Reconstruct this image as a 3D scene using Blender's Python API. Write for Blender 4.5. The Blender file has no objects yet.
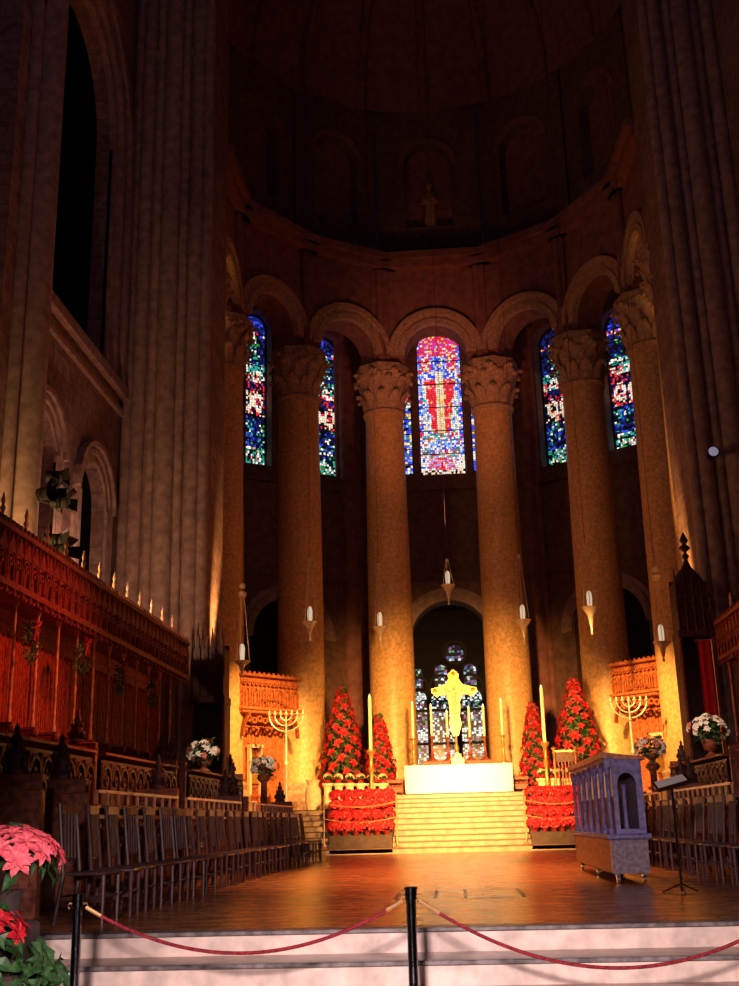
import bpy, math, random
from mathutils import Matrix, Vector
random.seed(7)
PI = math.pi
SC = bpy.context.scene
COL = SC.collection
# ------------------------------------------------------------------ camera
F = (99.5*86.5 + 327*3793) ** .5
CY = Vector((86.5, -327, -F)).normalized()
CZ = Vector((-99.5, 3793, -F)).normalized()
CX = CY.cross(CZ)
RM = Matrix((CX, CY, CZ))
CAM = Vector((0, 0, 1.6))
def at(px, py, x=None, y=None, z=None):
    d = RM @ Vector((px-369.5, -(py-493), -F))
    t = (x-CAM.x)/d.x if x is not None else (y-CAM.y)/d.y if y is not None else (z-CAM.z)/d.z
    return CAM + d*t
cd = bpy.data.cameras.new('camera'); cam = bpy.data.objects.new('camera', cd); COL.objects.link(cam)
cam.matrix_world = Matrix.Translation(CAM) @ RM.to_4x4()
cd.sensor_fit = 'HORIZONTAL'; cd.sensor_width = 36; cd.lens = 36*F/739; cd.clip_end = 300
SC.camera = cam
SC.view_settings.view_transform = 'Standard'; SC.view_settings.look = 'None'
SC.view_settings.gamma = 1; SC.view_settings.exposure = 0
# ------------------------------------------------------------------ materials
def mat(name, c, rough=.6, metal=0., vary=.25, scale=8., bump=.2, c2=None, emit=0, spec=.5):
    m = bpy.data.materials.new(name); m.use_nodes = True
    nt = m.node_tree; b = nt.nodes['Principled BSDF']
    b.inputs['Roughness'].default_value = rough; b.inputs['Metallic'].default_value = metal
    b.inputs['Specular IOR Level'].default_value = spec
    tc = nt.nodes.new('ShaderNodeTexCoord'); no = nt.nodes.new('ShaderNodeTexNoise')
    no.inputs['Scale'].default_value = scale; no.inputs['Detail'].default_value = 6
    nt.links.new(tc.outputs['Object'], no.inputs['Vector'])
    cr = nt.nodes.new('ShaderNodeValToRGB')
    a = c2 or [v*(1-vary) for v in c]; d = c if c2 else [min(1, v*(1+vary)) for v in c]
    cr.color_ramp.elements[0].color = (*a, 1); cr.color_ramp.elements[0].position = .35
    cr.color_ramp.elements[1].color = (*d, 1); cr.color_ramp.elements[1].position = .65
    nt.links.new(no.outputs['Fac'], cr.inputs[0]); nt.links.new(cr.outputs[0], b.inputs['Base Color'])
    if bump:
        bp = nt.nodes.new('ShaderNodeBump'); bp.inputs['Strength'].default_value = bump; bp.inputs['Distance'].default_value = .02
        nt.links.new(no.outputs['Fac'], bp.inputs['Height']); nt.links.new(bp.outputs[0], b.inputs['Normal'])
    if emit:
        b.inputs['Emission Color'].default_value = (*c, 1); b.inputs['Emission Strength'].default_value = emit
    return m
def blockmat(name, c, mortar, bw, bh, rough=.75, axis='XZ', gap=.012):
    m = mat(name, c, rough, vary=.3, scale=5, bump=.15)
    nt = m.node_tree; b = nt.nodes['Principled BSDF']; cr = [n for n in nt.nodes if n.type == 'VALTORGB'][0]
    tc = [n for n in nt.nodes if n.type == 'TEX_COORD'][0]
    sp = nt.nodes.new('ShaderNodeSeparateXYZ'); cb = nt.nodes.new('ShaderNodeCombineXYZ')
    ad = nt.nodes.new('ShaderNodeMath'); ad.operation = 'ADD'
    nt.links.new(tc.outputs['Object'], sp.inputs[0])
    if axis == 'XZ':
        nt.links.new(sp.outputs[0], ad.inputs[0]); nt.links.new(sp.outputs[1], ad.inputs[1])
        nt.links.new(ad.outputs[0], cb.inputs[0]); nt.links.new(sp.outputs[2], cb.inputs[1])
    else:
        nt.links.new(sp.outputs[0], cb.inputs[0]); nt.links.new(sp.outputs[1], cb.inputs[1])
    br = nt.nodes.new('ShaderNodeTexBrick'); br.inputs['Scale'].default_value = 1
    br.inputs['Brick Width'].default_value = bw; br.inputs['Row Height'].default_value = bh
    br.inputs['Mortar Size'].default_value = gap; br.inputs['Mortar'].default_value = (*mortar, 1)
    br.inputs['Color1'].default_value = (1, 1, 1, 1); br.inputs['Color2'].default_value = (.68, .62, .6, 1)
    nt.links.new(cb.outputs[0], br.inputs['Vector'])
    mx = nt.nodes.new('ShaderNodeMix'); mx.data_type = 'RGBA'; mx.blend_type = 'MULTIPLY'; mx.inputs[0].default_value = 1
    nt.links.new(cr.outputs[0], mx.inputs[6]); nt.links.new(br.outputs[0], mx.inputs[7])
    nt.links.new(mx.outputs[2], b.inputs['Base Color'])
    return m
STONE = blockmat('limestone', (.36, .24, .23), (.5, .42, .4), 1.1, .5)
VAULT = mat('vault_stone', (.30, .135, .12), .85, scale=3)
GRANITE = mat('granite', (.78, .50, .22), .42, scale=9, vary=.22, bump=.08)
CARVED = mat('carved_stone', (.55, .38, .26), .7, scale=9, bump=.6)
MOULD = mat('moulded_stone', (.40, .28, .26), .75, scale=4)
BACKW = mat('ambulatory_stone', (.20, .11, .09), .8, scale=4, bump=.3)
MARBLE = mat('pink_marble', (.80, .66, .58), .35, scale=5, vary=.22, bump=.05)
MARBLE_D = mat('red_brown_marble', (.34, .17, .12), .3, scale=6, vary=.4, bump=.05)
DARK_STRIP = mat('dark_grey_strip', (.17, .15, .15), .35, scale=12, vary=.5, bump=.05)  # dark grey strips along step edges and in the floor inlay
MARBLE_Y = mat('yellow_marble', (.30, .215, .13), .4, scale=5, vary=.25, bump=.05)
MARBLE_N = mat('amber_marble', (.12, .06, .025), .4, scale=5, vary=.25, bump=.05)
FLOOR = blockmat('parquet', (.50, .20, .07), (.25, .2, .2), .62, .155, .27, axis='XY', gap=.008)
FLOOR_N = mat('nave_stone_floor', (.3, .22, .2), .5, scale=3)
OAK_RED = mat('red_oak', (.42, .045, .02), .45, scale=12, vary=.45, bump=.4)
FINI = mat('lit_pale_finial', (.75, .5, .35), .4, vary=.2)  # light on the finials put into their pale colour
OAK_CAN = mat('canopy_oak', (.26, .032, .02), .5, scale=12, vary=.5, bump=.4)
OAK_DK = mat('dark_oak', (.085, .03, .022), .5, scale=12, vary=.4, bump=.35)
OAK_MD = mat('carved_brown_oak', (.26, .07, .035), .5, scale=14, vary=.5, bump=.5)
OAK_GOLD = mat('golden_oak', (.50, .16, .055), .5, scale=12, vary=.4, bump=.4)
OAK_CHAIR = mat('chair_oak', (.085, .038, .036), .42, scale=12, vary=.35, bump=.2)
PURPLE = mat('blue_violet_paint', (.15, .125, .33), .5, scale=16, vary=.4, bump=.25)
SIDEGREY = mat('grey_violet_board', (.20, .15, .19), .6, scale=20, vary=.4)
CREAM = mat('cream_paint', (.85, .72, .45), .6, scale=9, vary=.12)
GOLD = mat('gold', (.60, .36, .11), .38, .6, vary=.15)
BRASS = mat('brass', (.85, .50, .22), .35, .7, vary=.2)
SILVER = mat('silver', (.85, .74, .58), .35, .3, vary=.15)
STEEL = mat('black_steel', (.22, .22, .26), .13, 1.0, vary=.2)
CHROME = mat('chrome', (.8, .8, .85), .18, 1, vary=.05)
IRON = mat('black_iron', (.004, .004, .005), .7, .0)
WAX = mat('candle_wax', (.95, .86, .62), .5, vary=.04, bump=0)
LINEN = mat('white_linen', (.95, .92, .86), .8, scale=20, vary=.03)
PAPER = mat('paper', (.85, .8, .74), .8, vary=.05)
LEAF = mat('leaf_green', (.022, .075, .016), .5, scale=20, vary=.5)
RED = mat('red_bract', (.40, .010, .022), .5, scale=20, vary=.3)
PINK = mat('pink_red_bract', (.85, .12, .15), .5, scale=20, vary=.3)
CRIMSON = mat('crimson_bract', (.45, .01, .02), .5, scale=20, vary=.3)
CREAMB = mat('cream_bract', (.88, .74, .45), .6, scale=20, vary=.15)
PETAL = mat('white_petal', (.9, .82, .74), .6, vary=.1)
PPINK = mat('pink_petal', (.75, .25, .18), .6, vary=.2)
YEL = mat('flower_centre', (.8, .6, .1), .6)
POT = mat('foil_pot', (.35, .04, .03), .3, .5)
TERRA = mat('dark_planter', (.05, .03, .025), .7)
ROPE = mat('crimson_rope', (.28, .015, .03), .7, scale=60, vary=.5, bump=1)
BANNER = mat('scarlet_cloth', (.65, .01, .02), .8, vary=.2)
LEAD = mat('lead_came', (.01, .01, .012), .7, vary=.1)
LENS = mat('pale_lamp_lens', (.62, .58, .85), .4, vary=.2, emit=.28)
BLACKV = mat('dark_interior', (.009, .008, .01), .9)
def glassmat():
    m = bpy.data.materials.new('stained_glass'); m.use_nodes = True; nt = m.node_tree
    b = nt.nodes['Principled BSDF']; a = nt.nodes.new('ShaderNodeVertexColor'); a.layer_name = 'glass'
    b.inputs['Base Color'].default_value = (.02, .02, .02, 1); b.inputs['Roughness'].default_value = .2
    nt.links.new(a.outputs[0], b.inputs['Emission Color']); b.inputs['Emission Strength'].default_value = 1.25
    return m
GLASS = glassmat()
# ------------------------------------------------------------------ mesh builder
class MB:
    def __init__(s): s.v = []; s.f = []; s.m = Matrix.Identity(4); s.c = []
    def add(s, vs, fs):
        n = len(s.v); s.v += [tuple(s.m @ Vector(v)) for v in vs]; s.f += [tuple(i+n for i in f) for f in fs]; return s
    def box(s, x0, x1, y0, y1, z0, z1, b=0):
        if b <= 0:
            return s.add([(x0,y0,z0),(x1,y0,z0),(x1,y1,z0),(x0,y1,z0),(x0,y0,z1),(x1,y0,z1),(x1,y1,z1),(x0,y1,z1)],
                     [(0,3,2,1),(4,5,6,7),(0,1,5,4),(1,2,6,5),(2,3,7,6),(3,0,4,7)])
        vs = []
        for (zz, d) in ((z0, b), (z0+b, 0), (z1-b, 0), (z1, b)):
            vs += [(x0+d,y0+d,zz),(x1-d,y0+d,zz),(x1-d,y1-d,zz),(x0+d,y1-d,zz)]
        fs = [(3,2,1,0),(12,13,14,15)]
        for k in range(3):
            for j in range(4): fs.append((k*4+j, k*4+(j+1)%4, k*4+4+(j+1)%4, k*4+4+j))
        return s.add(vs, fs)
    def lathe(s, prof, cx=0, cy=0, z=0, n=16, a0=0, a1=2*PI, sx=1, sy=1):
        full = abs(a1-a0-2*PI) < 1e-6; m = n if full else n+1; vs = []
        for (r, h) in prof:
            for k in range(m):
                a = a0+(a1-a0)*k/n; vs.append((cx+r*math.cos(a)*sx, cy+r*math.sin(a)*sy, z+h))
        fs = []
        for i in range(len(prof)-1):
            for k in range(n):
                k2 = (k+1) % m; fs.append((i*m+k, i*m+k2, (i+1)*m+k2, (i+1)*m+k))
        if full: fs += [tuple(range(m-1, -1, -1)), tuple((len(prof)-1)*m+k for k in range(m))]
        return s.add(vs, fs)
    def tube(s, pts, r, n=8):
        pts = [Vector(p) for p in pts]; rs = r if isinstance(r, (list, tuple)) else [r]*len(pts); vs = []
        t0 = (pts[1]-pts[0]).normalized(); up = Vector((0,0,1)) if abs(t0.z) < .9 else Vector((1,0,0))
        for i, p in enumerate(pts):
            t = (pts[min(i+1, len(pts)-1)]-pts[max(i-1, 0)]).normalized()
            a = t.cross(up).normalized(); b = a.cross(t)
            for k in range(n):
                w = 2*PI*k/n; vs.append(p+(a*math.cos(w)+b*math.sin(w))*rs[i])
        fs = [(i*n+k, (i+1)*n+k, (i+1)*n+(k+1)%n, i*n+(k+1)%n) for i in range(len(pts)-1) for k in range(n)]
        fs += [tuple(range(n)), tuple((len(pts)-1)*n+k for k in range(n-1, -1, -1))]
        return s.add(vs, fs)
    def ball(s, x, y, z, r, n=8, sz=1):
        return s.lathe([(r*math.sin(PI*(.06+.88*i/6)), -r*sz*math.cos(PI*(.06+.88*i/6))) for i in range(7)], x, y, z, n)
    def prism(s, poly, y0, y1):              # polygon in x,z pushed along y
        n = len(poly)
        return s.add([(x, y0, z) for x, z in poly]+[(x, y1, z) for x, z in poly],
                     [tuple(range(n)), tuple(range(2*n-1, n-1, -1))]+[(i, i+n, (i+1)%n+n, (i+1)%n) for i in range(n)])
    def ring(s, cx, cz, r0, r1, y0, y1, a0=0, a1=PI, n=18):   # arch ring in the x,z plane
        vs = []
        for k in range(n+1):
            a = a0+(a1-a0)*k/n; c, d = math.cos(a), math.sin(a)
            vs += [(cx+r0*c, y0, cz+r0*d), (cx+r1*c, y0, cz+r1*d), (cx+r1*c, y1, cz+r1*d), (cx+r0*c, y1, cz+r0*d)]
        fs = [(k*4+j, k*4+(j+1)%4, k*4+4+(j+1)%4, k*4+4+j) for k in range(n) for j in range(4)]
        return s.add(vs, fs+[(3,2,1,0), (n*4, n*4+1, n*4+2, n*4+3)])
    def wall(s, L, z0, z1, ops, y0=0, y1=.6, n=14):           # wall along x with arched openings (s0,s1,zsill,zspring,[pointed])
        cur = 0
        for o in sorted(ops):
            a, b, sill, spr = o[:4]; pt = o[4] if len(o) > 4 else 1.0
            if a > cur: s.box(cur, a, y0, y1, z0, z1)
            if sill > z0: s.box(a, b, y0, y1, z0, sill)
            r = (b-a)/2; c = (a+b)/2; vs = []
            for k in range(n+1):
                w = PI-PI*k/n; x = c+r*math.cos(w); z = spr+r*pt*math.sin(w)**(1 if pt <= 1 else .9)
                vs += [(x, y0, z), (x, y0, z1), (x, y1, z1), (x, y1, z)]
            s.add(vs, [(k*4+j, k*4+(j+1)%4, k*4+4+(j+1)%4, k*4+4+j) for k in range(n) for j in range(4)])
            cur = b
        if cur < L: s.box(cur, L, y0, y1, z0, z1)
        return s
    def build(s, name, m, parent=None, smooth=False, loc=None):
        me = bpy.data.meshes.new(name); me.from_pydata(s.v, [], s.f); me.materials.append(m)
        me.validate(); me.update()
        if smooth: me.shade_smooth(); me.set_sharp_from_angle(angle=math.radians(42))
        o = bpy.data.objects.new(name, me); COL.objects.link(o)
        if parent: o.parent = parent
        if loc: o.location = loc
        return o
def tag(o, label=None, cat=None, group=None, kind=None):
    if label: o['label'] = label
    if cat: o['category'] = cat
    if group: o['group'] = group
    if kind: o['kind'] = kind
    return o
def empty(name, loc, rz=0, label=None, cat=None, group=None):
    o = bpy.data.objects.new(name, None); COL.objects.link(o); o.location = loc; o.rotation_euler = (0, 0, rz)
    o.empty_display_size = .1
    return tag(o, label, cat, group)
def copy_tree(o, parent=None):
    c = o.copy(); COL.objects.link(c)
    if parent: c.parent = parent
    for ch in list(o.children): copy_tree(ch, c)
    return c
def struct(name, mb, m, parent=None, smooth=False):
    o = mb.build(name, m, parent, smooth)
    if not parent: o['kind'] = 'structure'
    return o
def frame(P, Q):                                              # local frame: x from P to Q, y to the left of it
    P = Vector(P); Q = Vector(Q); a = math.atan2(Q.y-P.y, Q.x-P.x)
    return Matrix.Translation((P.x, P.y, 0)) @ Matrix.Rotation(a, 4, 'Z'), math.hypot(Q.x-P.x, Q.y-P.y), a
ORD = ['first','second','third','fourth','fifth','sixth','seventh','eighth','ninth','tenth','eleventh','twelfth','thirteenth',
       'fourteenth','fifteenth','sixteenth','seventeenth','eighteenth','nineteenth','twentieth','twenty-first','twenty-second','twenty-third','twenty-fourth','twenty-fifth','twenty-sixth']
ZC, ZT, ZP = .75, 2.0, 2.4        # choir floor, terrace, altar platform
# ------------------------------------------------------------------ floors and steps
struct('nave_floor', MB().box(-12, 12, -3, 10.2, -.2, 0), FLOOR_N)
fl = struct('floor', MB().box(-12, 12, 9.9, 32.3, -.1, ZC), FLOOR)
for i, (zz, ya, yb) in enumerate(((.19, 7.9, 8.7), (.38, 8.7, 9.3), (.565, 9.3, 9.9))):
    st = struct('entrance_step', MB().box(-12, 12, ya+.01, yb+.001, 0, zz-.03), MARBLE)
    MB().box(-12, 12, ya+.07, yb, zz-.03, zz).build('tread', MARBLE_D, st)
    MB().box(-12, 12, ya-.02, ya+.07, zz-.035, zz+.001, .006).build('nosing', DARK_STRIP, st)
MB().box(-12, 12, 9.885, 9.901, .565, ZC-.035).build('riser', MARBLE, fl)
MB().box(-12, 12, 9.87, 10.12, ZC-.03, ZC+.004, .006).build('nosing', DARK_STRIP, fl)
inl = MB()
for (x0, x1, y0, y1) in ((-.75, -.71, 13.4, 15), (-.3, -.26, 13.4, 15), (.05, .09, 13.4, 15), (.05, .75, 13.4, 13.46), (.71, .75, 13.4, 15), (.4, .75, 15, 15.06)):
    inl.box(x0, x1, y0, y1, ZC, ZC+.002)
inl.build('inlay', DARK_STRIP, fl)
for k in range(8):
    o = struct('sanctuary_step', MB().box(-6.3, 6.3, 32.2+.35*k, 32.2+.35*(k+1)+(.02 if k < 7 else 8), ZC-.05, ZC+.15625*(k+1)-.03), MARBLE_Y)
    MB().box(-6.32, 6.32, 32.17+.35*k, 32.2+.35*(k+1)+(0 if k < 7 else 8), ZC+.15625*(k+1)-.03, ZC+.15625*(k+1), .008).build('nosing', MARBLE_N, o)
for k in range(3):
    o = struct('altar_platform', MB().box(-1.9+.06*k, 2.2-.06*k, 35.0+.33*k, 39.2, ZT, ZT+.1333*(k+1)-.025), MARBLE_Y)
    MB().box(-1.93+.06*k, 2.23-.06*k, 34.97+.33*k, 39.2, ZT+.1333*(k+1)-.025, ZT+.1333*(k+1), .008).build('nosing', MARBLE_N, o)
struct('ambulatory_floor', MB().box(-16, 16, 35.1, 58, -.1, ZT-.06), FLOOR_N)
# ------------------------------------------------------------------ apse columns
def column_meshes():
    p = {}
    p['plinth'] = (MB().box(-1.15, 1.15, -1.15, 1.15, 0, .35, .03).lathe([(1.1, .35), (1.12, .5), (1.0, .62), (.95, .7), (1.0, .85), (.9, .95)], n=32), CARVED)
    p['shaft'] = (MB().lathe([(.85, .95), (.85, 2), (.845, 5), (.82, 9), (.77, 13), (.75, 15.1)], n=48), GRANITE)
    p['necking'] = (MB().lathe([(.75, 15.02), (.84, 15.07), (.86, 15.15), (.80, 15.22)], n=32), CARVED)
    c = MB().lathe([(.76, 15.17), (.78, 15.65), (.82, 16.05), (.9, 16.45), (1.03, 16.7)], n=32)
    for row, (z0, h, r, n, off) in enumerate(((15.2, .7, .77, 10, 0), (15.75, .75, .82, 10, .5), (16.3, .45, .92, 8, .25))):
        for k in range(n):
            a = 2*PI*(k+off)/n; c.m = Matrix.Rotation(a, 4, 'Z') @ Matrix.Translation((r, 0, z0))
            w = .25
            vs = []
            for (q, zz, ww) in ((0, 0, .8), (.06, h*.45, 1), (.14, h*.8, .85), (.28, h, .5), (.32, h*.82, .2)):
                vs += [(q-.03, -w*ww, zz), (q+.07, 0, zz+.03), (q-.03, w*ww, zz)]
            c.add(vs, [(i*3+j, i*3+j+1, i*3+j+4, i*3+j+3) for i in range(4) for j in range(2)])
            c.ball(.3, 0, h*.9, .08, 6)
    c.m = Matrix.Identity(4)
    for k in range(8):
        a = 2*PI*(k+.5)/8; c.ball(.98*math.cos(a), .98*math.sin(a), 16.6, .16, 8)
    p['capital'] = (c, CARVED)
    a = MB()
    for (r, z0, z1) in ((1.05, 16.67, 16.8), (1.12, 16.8, 17.05)):
        a.lathe([(r, z0), (r, z1)], n=8, a0=PI/8, a1=PI/8+2*PI)
    p['abacus'] = (a, CARVED)
    return p
CM = column_meshes()
cproto = empty('column', (0, 0, ZT))
for k, (mb, m) in CM.items(): mb.build(k, m, cproto, smooth=k != 'plinth')
cang = [-106, -76.5, -47, -16.1, 16.3, 47, 76.5, 106]
clab = ['giant round apse column half hidden by the left pier, lit amber in its middle',
 'giant round apse column left of the left carved gallery, behind the stall ends',
 'giant round apse column right of the left carved gallery, beside the menorah',
 'giant round apse column just left of the altar, behind the candle',
 'giant round apse column just right of the altar, behind the candle',
 'giant round apse column left of the right carved gallery, above the violet screen',
 'giant round apse column right of the right carved gallery, behind a hanging lamp',
 'giant round apse column half hidden by the right pier, lit amber above the canopy']
CP = []
for i, a in enumerate(cang):
    r = math.radians(a); x, y = 7.3*math.sin(r)+.05, 34.9+7.3*math.cos(r)
    if i in (0, 7): x = -7.72 if i == 0 else 7.75; y = 33
    if i in (1, 6): x = -7.62 if i == 1 else 7.5
    if i in (3, 4): x = -2.13 if i == 3 else 2.17
    if i == 5: x += .1
    CP.append((x, y)); o = cproto if i == 0 else copy_tree(cproto)
    o.location = (x, y, ZT); o.rotation_euler.z = -r; tag(o, clab[i], 'column', 'giant columns round the apse')
# ------------------------------------------------------------------ apse arcade wall, cornice, gallery, dome
for i in range(7):
    M_, L, a = frame(CP[i], CP[i+1]); mb = MB(); mb.m = M_
    r = (L-1.3)/2; r = min(r, 1.25); zs = 19.5
    mb.wall(L, 19.03, 23.4, [(L/2-r, L/2+r, 19.03, zs)], -.55, .6)
    w = struct('wall_apse', mb, VAULT)
    mb = MB(); mb.m = M_
    mb.ring(L/2, zs, r-.03, r+.22, -.75, -.5); mb.ring(L/2, zs, r+.22, r+.42, -.68, -.5); mb.ring(L/2, zs, r+.42, r+.62, -.78, -.5)
    mb.build('archivolt', CARVED, w, smooth=False)
    mb = MB(); mb.m = M_
    mb.tube([(0, -.72, 19.05), (0, -.72, 23.3)], .16, 10); mb.tube([(.26, -.66, 19.05), (.26, -.66, 23.3)], .09, 8); mb.tube([(-.26+L, -.66, 19.05), (-.26+L, -.66, 23.3)], .09, 8)
    mb.build('wall_shaft', VAULT, w, smooth=True)
    mb = MB(); mb.m = M_
    mb.box(-.25, L+.25, -.95, .6, 23.2, 23.5).box(-.3, L+.3, -1.15, .6, 23.5, 23.8)
    mb.build('cornice', VAULT, w)
    mb = MB(); mb.m = M_     # gallery above
    mb.wall(L, 23.8, 31.3, [(L/2-1.0, L/2+1.0, 25.6, 28.6)], .2, .8)
    g = struct('wall_gallery', mb, BACKW)
    mb = MB(); mb.m = M_
    mb.ring(L/2, 28.6, 1.0, 1.25, .1, .25); mb.box(L/2-1.0, L/2+1.0, .75, .8, 25.6, 29.7)
    mb.build('niche', VAULT, g)
# semi-dome with ribs
dm = MB(); R = 7.9; C0 = Vector((0, 34.2, 31.2)); vs = []; na, nb = 28, 12
for i in range(nb+1):
    e = PI/2*i/nb
    for k in range(na+1):
        a = PI*k/na; vs.append((C0.x+R*math.cos(e)*math.cos(a), C0.y+R*math.cos(e)*math.sin(a), C0.z+R*math.sin(e)))
dm.add(vs, [(i*(na+1)+k, i*(na+1)+k+1, (i+1)*(na+1)+k+1, (i+1)*(na+1)+k) for i in range(nb) for k in range(na)])
dome = struct('ceiling_dome', dm, VAULT, smooth=True)
rb = MB()
for d in (10, 30, 50, 70, 90, 110, 130, 150, 170):
    a = math.radians(d)
    rb.tube([(C0.x+(R-.1)*math.cos(e)*math.cos(a), C0.y+(R-.1)*math.cos(e)*math.sin(a), C0.z+(R-.1)*math.sin(e)) for e in [PI/2*i/12 for i in range(13)]], .2, 8)
rb.build('rib', VAULT, dome, smooth=True)
mb = MB(); mb.wall(18, 31.2, 44, [(1.1, 16.9, 31.2, 31.2)], -.6, .6, n=30); mb2 = MB(); mb2.m = Matrix.Translation((-9, 33.2, 0)); mb2.wall(18, 31.2, 44, [(1.1, 16.9, 31.2, 31.2)], -.8, .6, n=30)
struct('wall_chancel_arch', mb2, VAULT)
mb = MB(); mb.m = Matrix.Translation((0, 32.3, 0)); mb.ring(0, 31.2, 7.3, 7.9, -.3, .2, n=30).ring(0, 31.2, 6.9, 7.3, 0, .4, n=30)
struct('trim_1', mb, MOULD)
struct('ceiling', MB().box(-14, 14, -3, 33, 44, 44.5), BLACKV)
# ------------------------------------------------------------------ outer ambulatory wall and its windows
AV = [(-13.2, 31), (-13.3, 36.5), (-9.35, 43.3), (-4.05, 47.1), (4.05, 47.1), (9.35, 43.3), (13.3, 36.5), (13.2, 31)]
def seg_hit(px, py, P, Q):            # where the sight line to a wall point meets the wall P-Q, as distance along it
    d = RM @ Vector((px-369.5, -(py-493), -F)); P = Vector(P); Q = Vector(Q); u = (Q-P); L = u.length; u /= L
    det = d.x*(-u.y)+u.x*d.y; t = (P.x*(-u.y)+u.x*P.y)/det
    return (Vector((d.x*t, d.y*t))-P).dot(u)
def glass_pane(M_, s0, s1, z0, zspr, design, nu, nv, name, parent, y=.3, pointed=1.0):
    mb = MB(); mb.m = M_; cols = []; W = s1-s0; r = W/2; top = zspr+r*pointed; cx = (s0+s1)/2
    gx = [[(i+(random.uniform(-.28, .28) if 0 < i < nu else 0))/nu for i in range(nu+1)] for _ in range(nv+1)]
    gz = [[(j+(random.uniform(-.28, .28) if 0 < j < nv else 0))/nv for _ in range(nu+1)] for j in range(nv+1)]
    def P(i, j):
        u = gx[j][i]; v = gz[j][i]; x = s0+u*W; z = z0+v*(top-z0)
        if z > zspr:
            lim = r*math.sqrt(max(0, 1-min(1, ((z-zspr)/(r*pointed)))**2)); x = cx+max(-lim, min(lim, x-cx))
        return Vector((x, y, z))
    for j in range(nv):
        for i in range(nu):
            q = [P(i, j), P(i+1, j), P(i+1, j+1), P(i, j+1)]; c = sum(q, Vector())/4
            if (q[0]-q[1]).length+(q[2]-q[3]).length < .02: continue
            q = [c+(p-c)*.86 for p in q]; mb.add(q, [(0, 1, 2, 3)])
            cols.append(design((i+.5)/nu*2-1, (j+.5)/nv))
    me = bpy.data.meshes.new(name); me.from_pydata(mb.v, [], mb.f); me.materials.append(GLASS)
    ca = me.color_attributes.new('glass', 'FLOAT_COLOR', 'CORNER')
    for fi in range(len(cols)):
        for l in range(4): ca.data[fi*4+l].color = (*cols[fi], 1)
    o = bpy.data.objects.new(name, me); COL.objects.link(o); o.parent = parent
    bk = MB(); bk.m = M_; bk.box(s0, s1, y+.02, y+.06, z0, top); bk.build('lead_backing', LEAD, parent)
    return o
W_ = (1., .92, .8); RR = (.9, .03, .05); BL = (.04, .07, .85); MG = (.7, .04, .35); GD = (1., .62, .15); TE = (.03, .4, .38); GN = (.03, .28, .06); CR = (1., .7, .42); LB = (.25, .45, 1.); PK = (1., .3, .4); K = (.004, .004, .01); DB = (.01, .015, .16); LV = (.5, .35, .9)
def pick(*opts):
    t = random.random()*sum(w for _, w in opts)
    for c, w in opts:
        t -= w
        if t <= 0: break
    g = random.uniform(.75, 1.15); return tuple(v*g for v in c)
def d_center(u, v):
    au = abs(u)
    if v < .05: return pick((W_, 3), (K, 3), (CR, 2))
    if v < .13: return pick((PK, 3), (RR, 3), (W_, 2), (LV, 2)) if au < .6 else pick((W_, 3), (CR, 1), (BL, 1))
    if .19 < v < .24 and au < .75: return pick((LB, 3), (W_, 3), (BL, 1))
    if au > .78: return pick((LB, 2), (W_, 3 if v < .6 else 1), (BL, 3), (RR, 1 if v < .7 else 4), (LV, 1))
    if v > .82: return pick((RR, 4), (MG, 4), (W_, 1), (GD, 1), (PK, 2))
    if v > .72: return pick((BL, 4), (LB, 2), (W_, 1), (CR, 1)) if au < .4 else pick((RR, 3), (W_, 2), (GD, 2), (MG, 2))
    if v > .66: return pick((W_, 3), (CR, 3)) if au < .22 else pick((BL, 3), (W_, 3), (LB, 2))
    if v > .3:
        if au < .16: return pick((CR, 4), (GD, 3), (W_, 2))
        if au < .38+.34*(v-.3)/.36: return pick((RR, 12), (PK, 1.5), (GD, .6))
        return pick((W_, 6), (LB, 2), (BL, 1), (TE, 1), (CR, 2))
    return pick((W_, 4), (GN, 1), (RR, 2), (BL, 1), (LV, 1), (CR, 2), (TE, 2))
def d_sliver(u, v):
    if v < .05: return pick((W_, 1), (K, 2))
    if v > .86: return pick((RR, 2), (MG, 1), (PK, 1), (K, 2))
    return pick((BL, 4), (W_, 3), (LB, 2), (CR, 1), (GN, .6), (GD, .8), (K, 1))
def d_side(dark):
    def d(u, v):
        au = abs(u)
        if v < .035: return pick((LV, 3), (W_, 2), (K, 2))
        if v < .13: return pick((TE, 3), (W_, 2.6), (GN, 2), (K, 5), (PK, .6))
        if v < .33: return pick((K, 8), (DB, 5), (BL, 2.2), (W_, 1.1), (TE, 1.3), (GN, 1))
        if v < .36: return pick((RR, 1), (K, 3), (CR, 1))
        if v < .5:
            k = ((abs(au-.45)/.4)**2+((v-.43)/.06)**2)
            return pick((CR, 4), (W_, 4), (RR, 1), (K, .8)) if .25 < k < 1.2 else pick((K, 5), (RR, 1.5), (DB, 2), (CR, 1))
        if v < .56: return pick((K, 4), (RR, 2), (DB, 2))
        if v < .62: return pick((W_, 3), (CR, 2), (RR, 2), (K, 3), (TE, 1))
        if v < .68: return pick((TE, 3), (W_, 2), (K, 3))
        if v < .86: return pick((K, 8), (GN, 1.5), (DB, 3), (W_, .9), (TE, .8)) if au < .6 else pick((DB, 5), (K, 5), (BL, 1))
        if v < .9: return pick((CR, 3), (K, 3), (RR, 1), (BL, 1))
        return pick((BL, 2*dark), (DB, 4), (K, 4*(1-dark)+.5))
    return d
def dim(fn, k):
    return lambda u, v: tuple(x*k for x in fn(u, v))
WIN = {2: [], 3: [], 4: [], 1: [], 5: []}
zsill = 16.12
sR, sL = seg_hit(342, 430, AV[2], AV[3]), seg_hit(268, 420, AV[1], AV[2])
tL, tR = seg_hit(543, 430, AV[4], AV[5]), seg_hit(609, 420, AV[4], AV[5])
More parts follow.
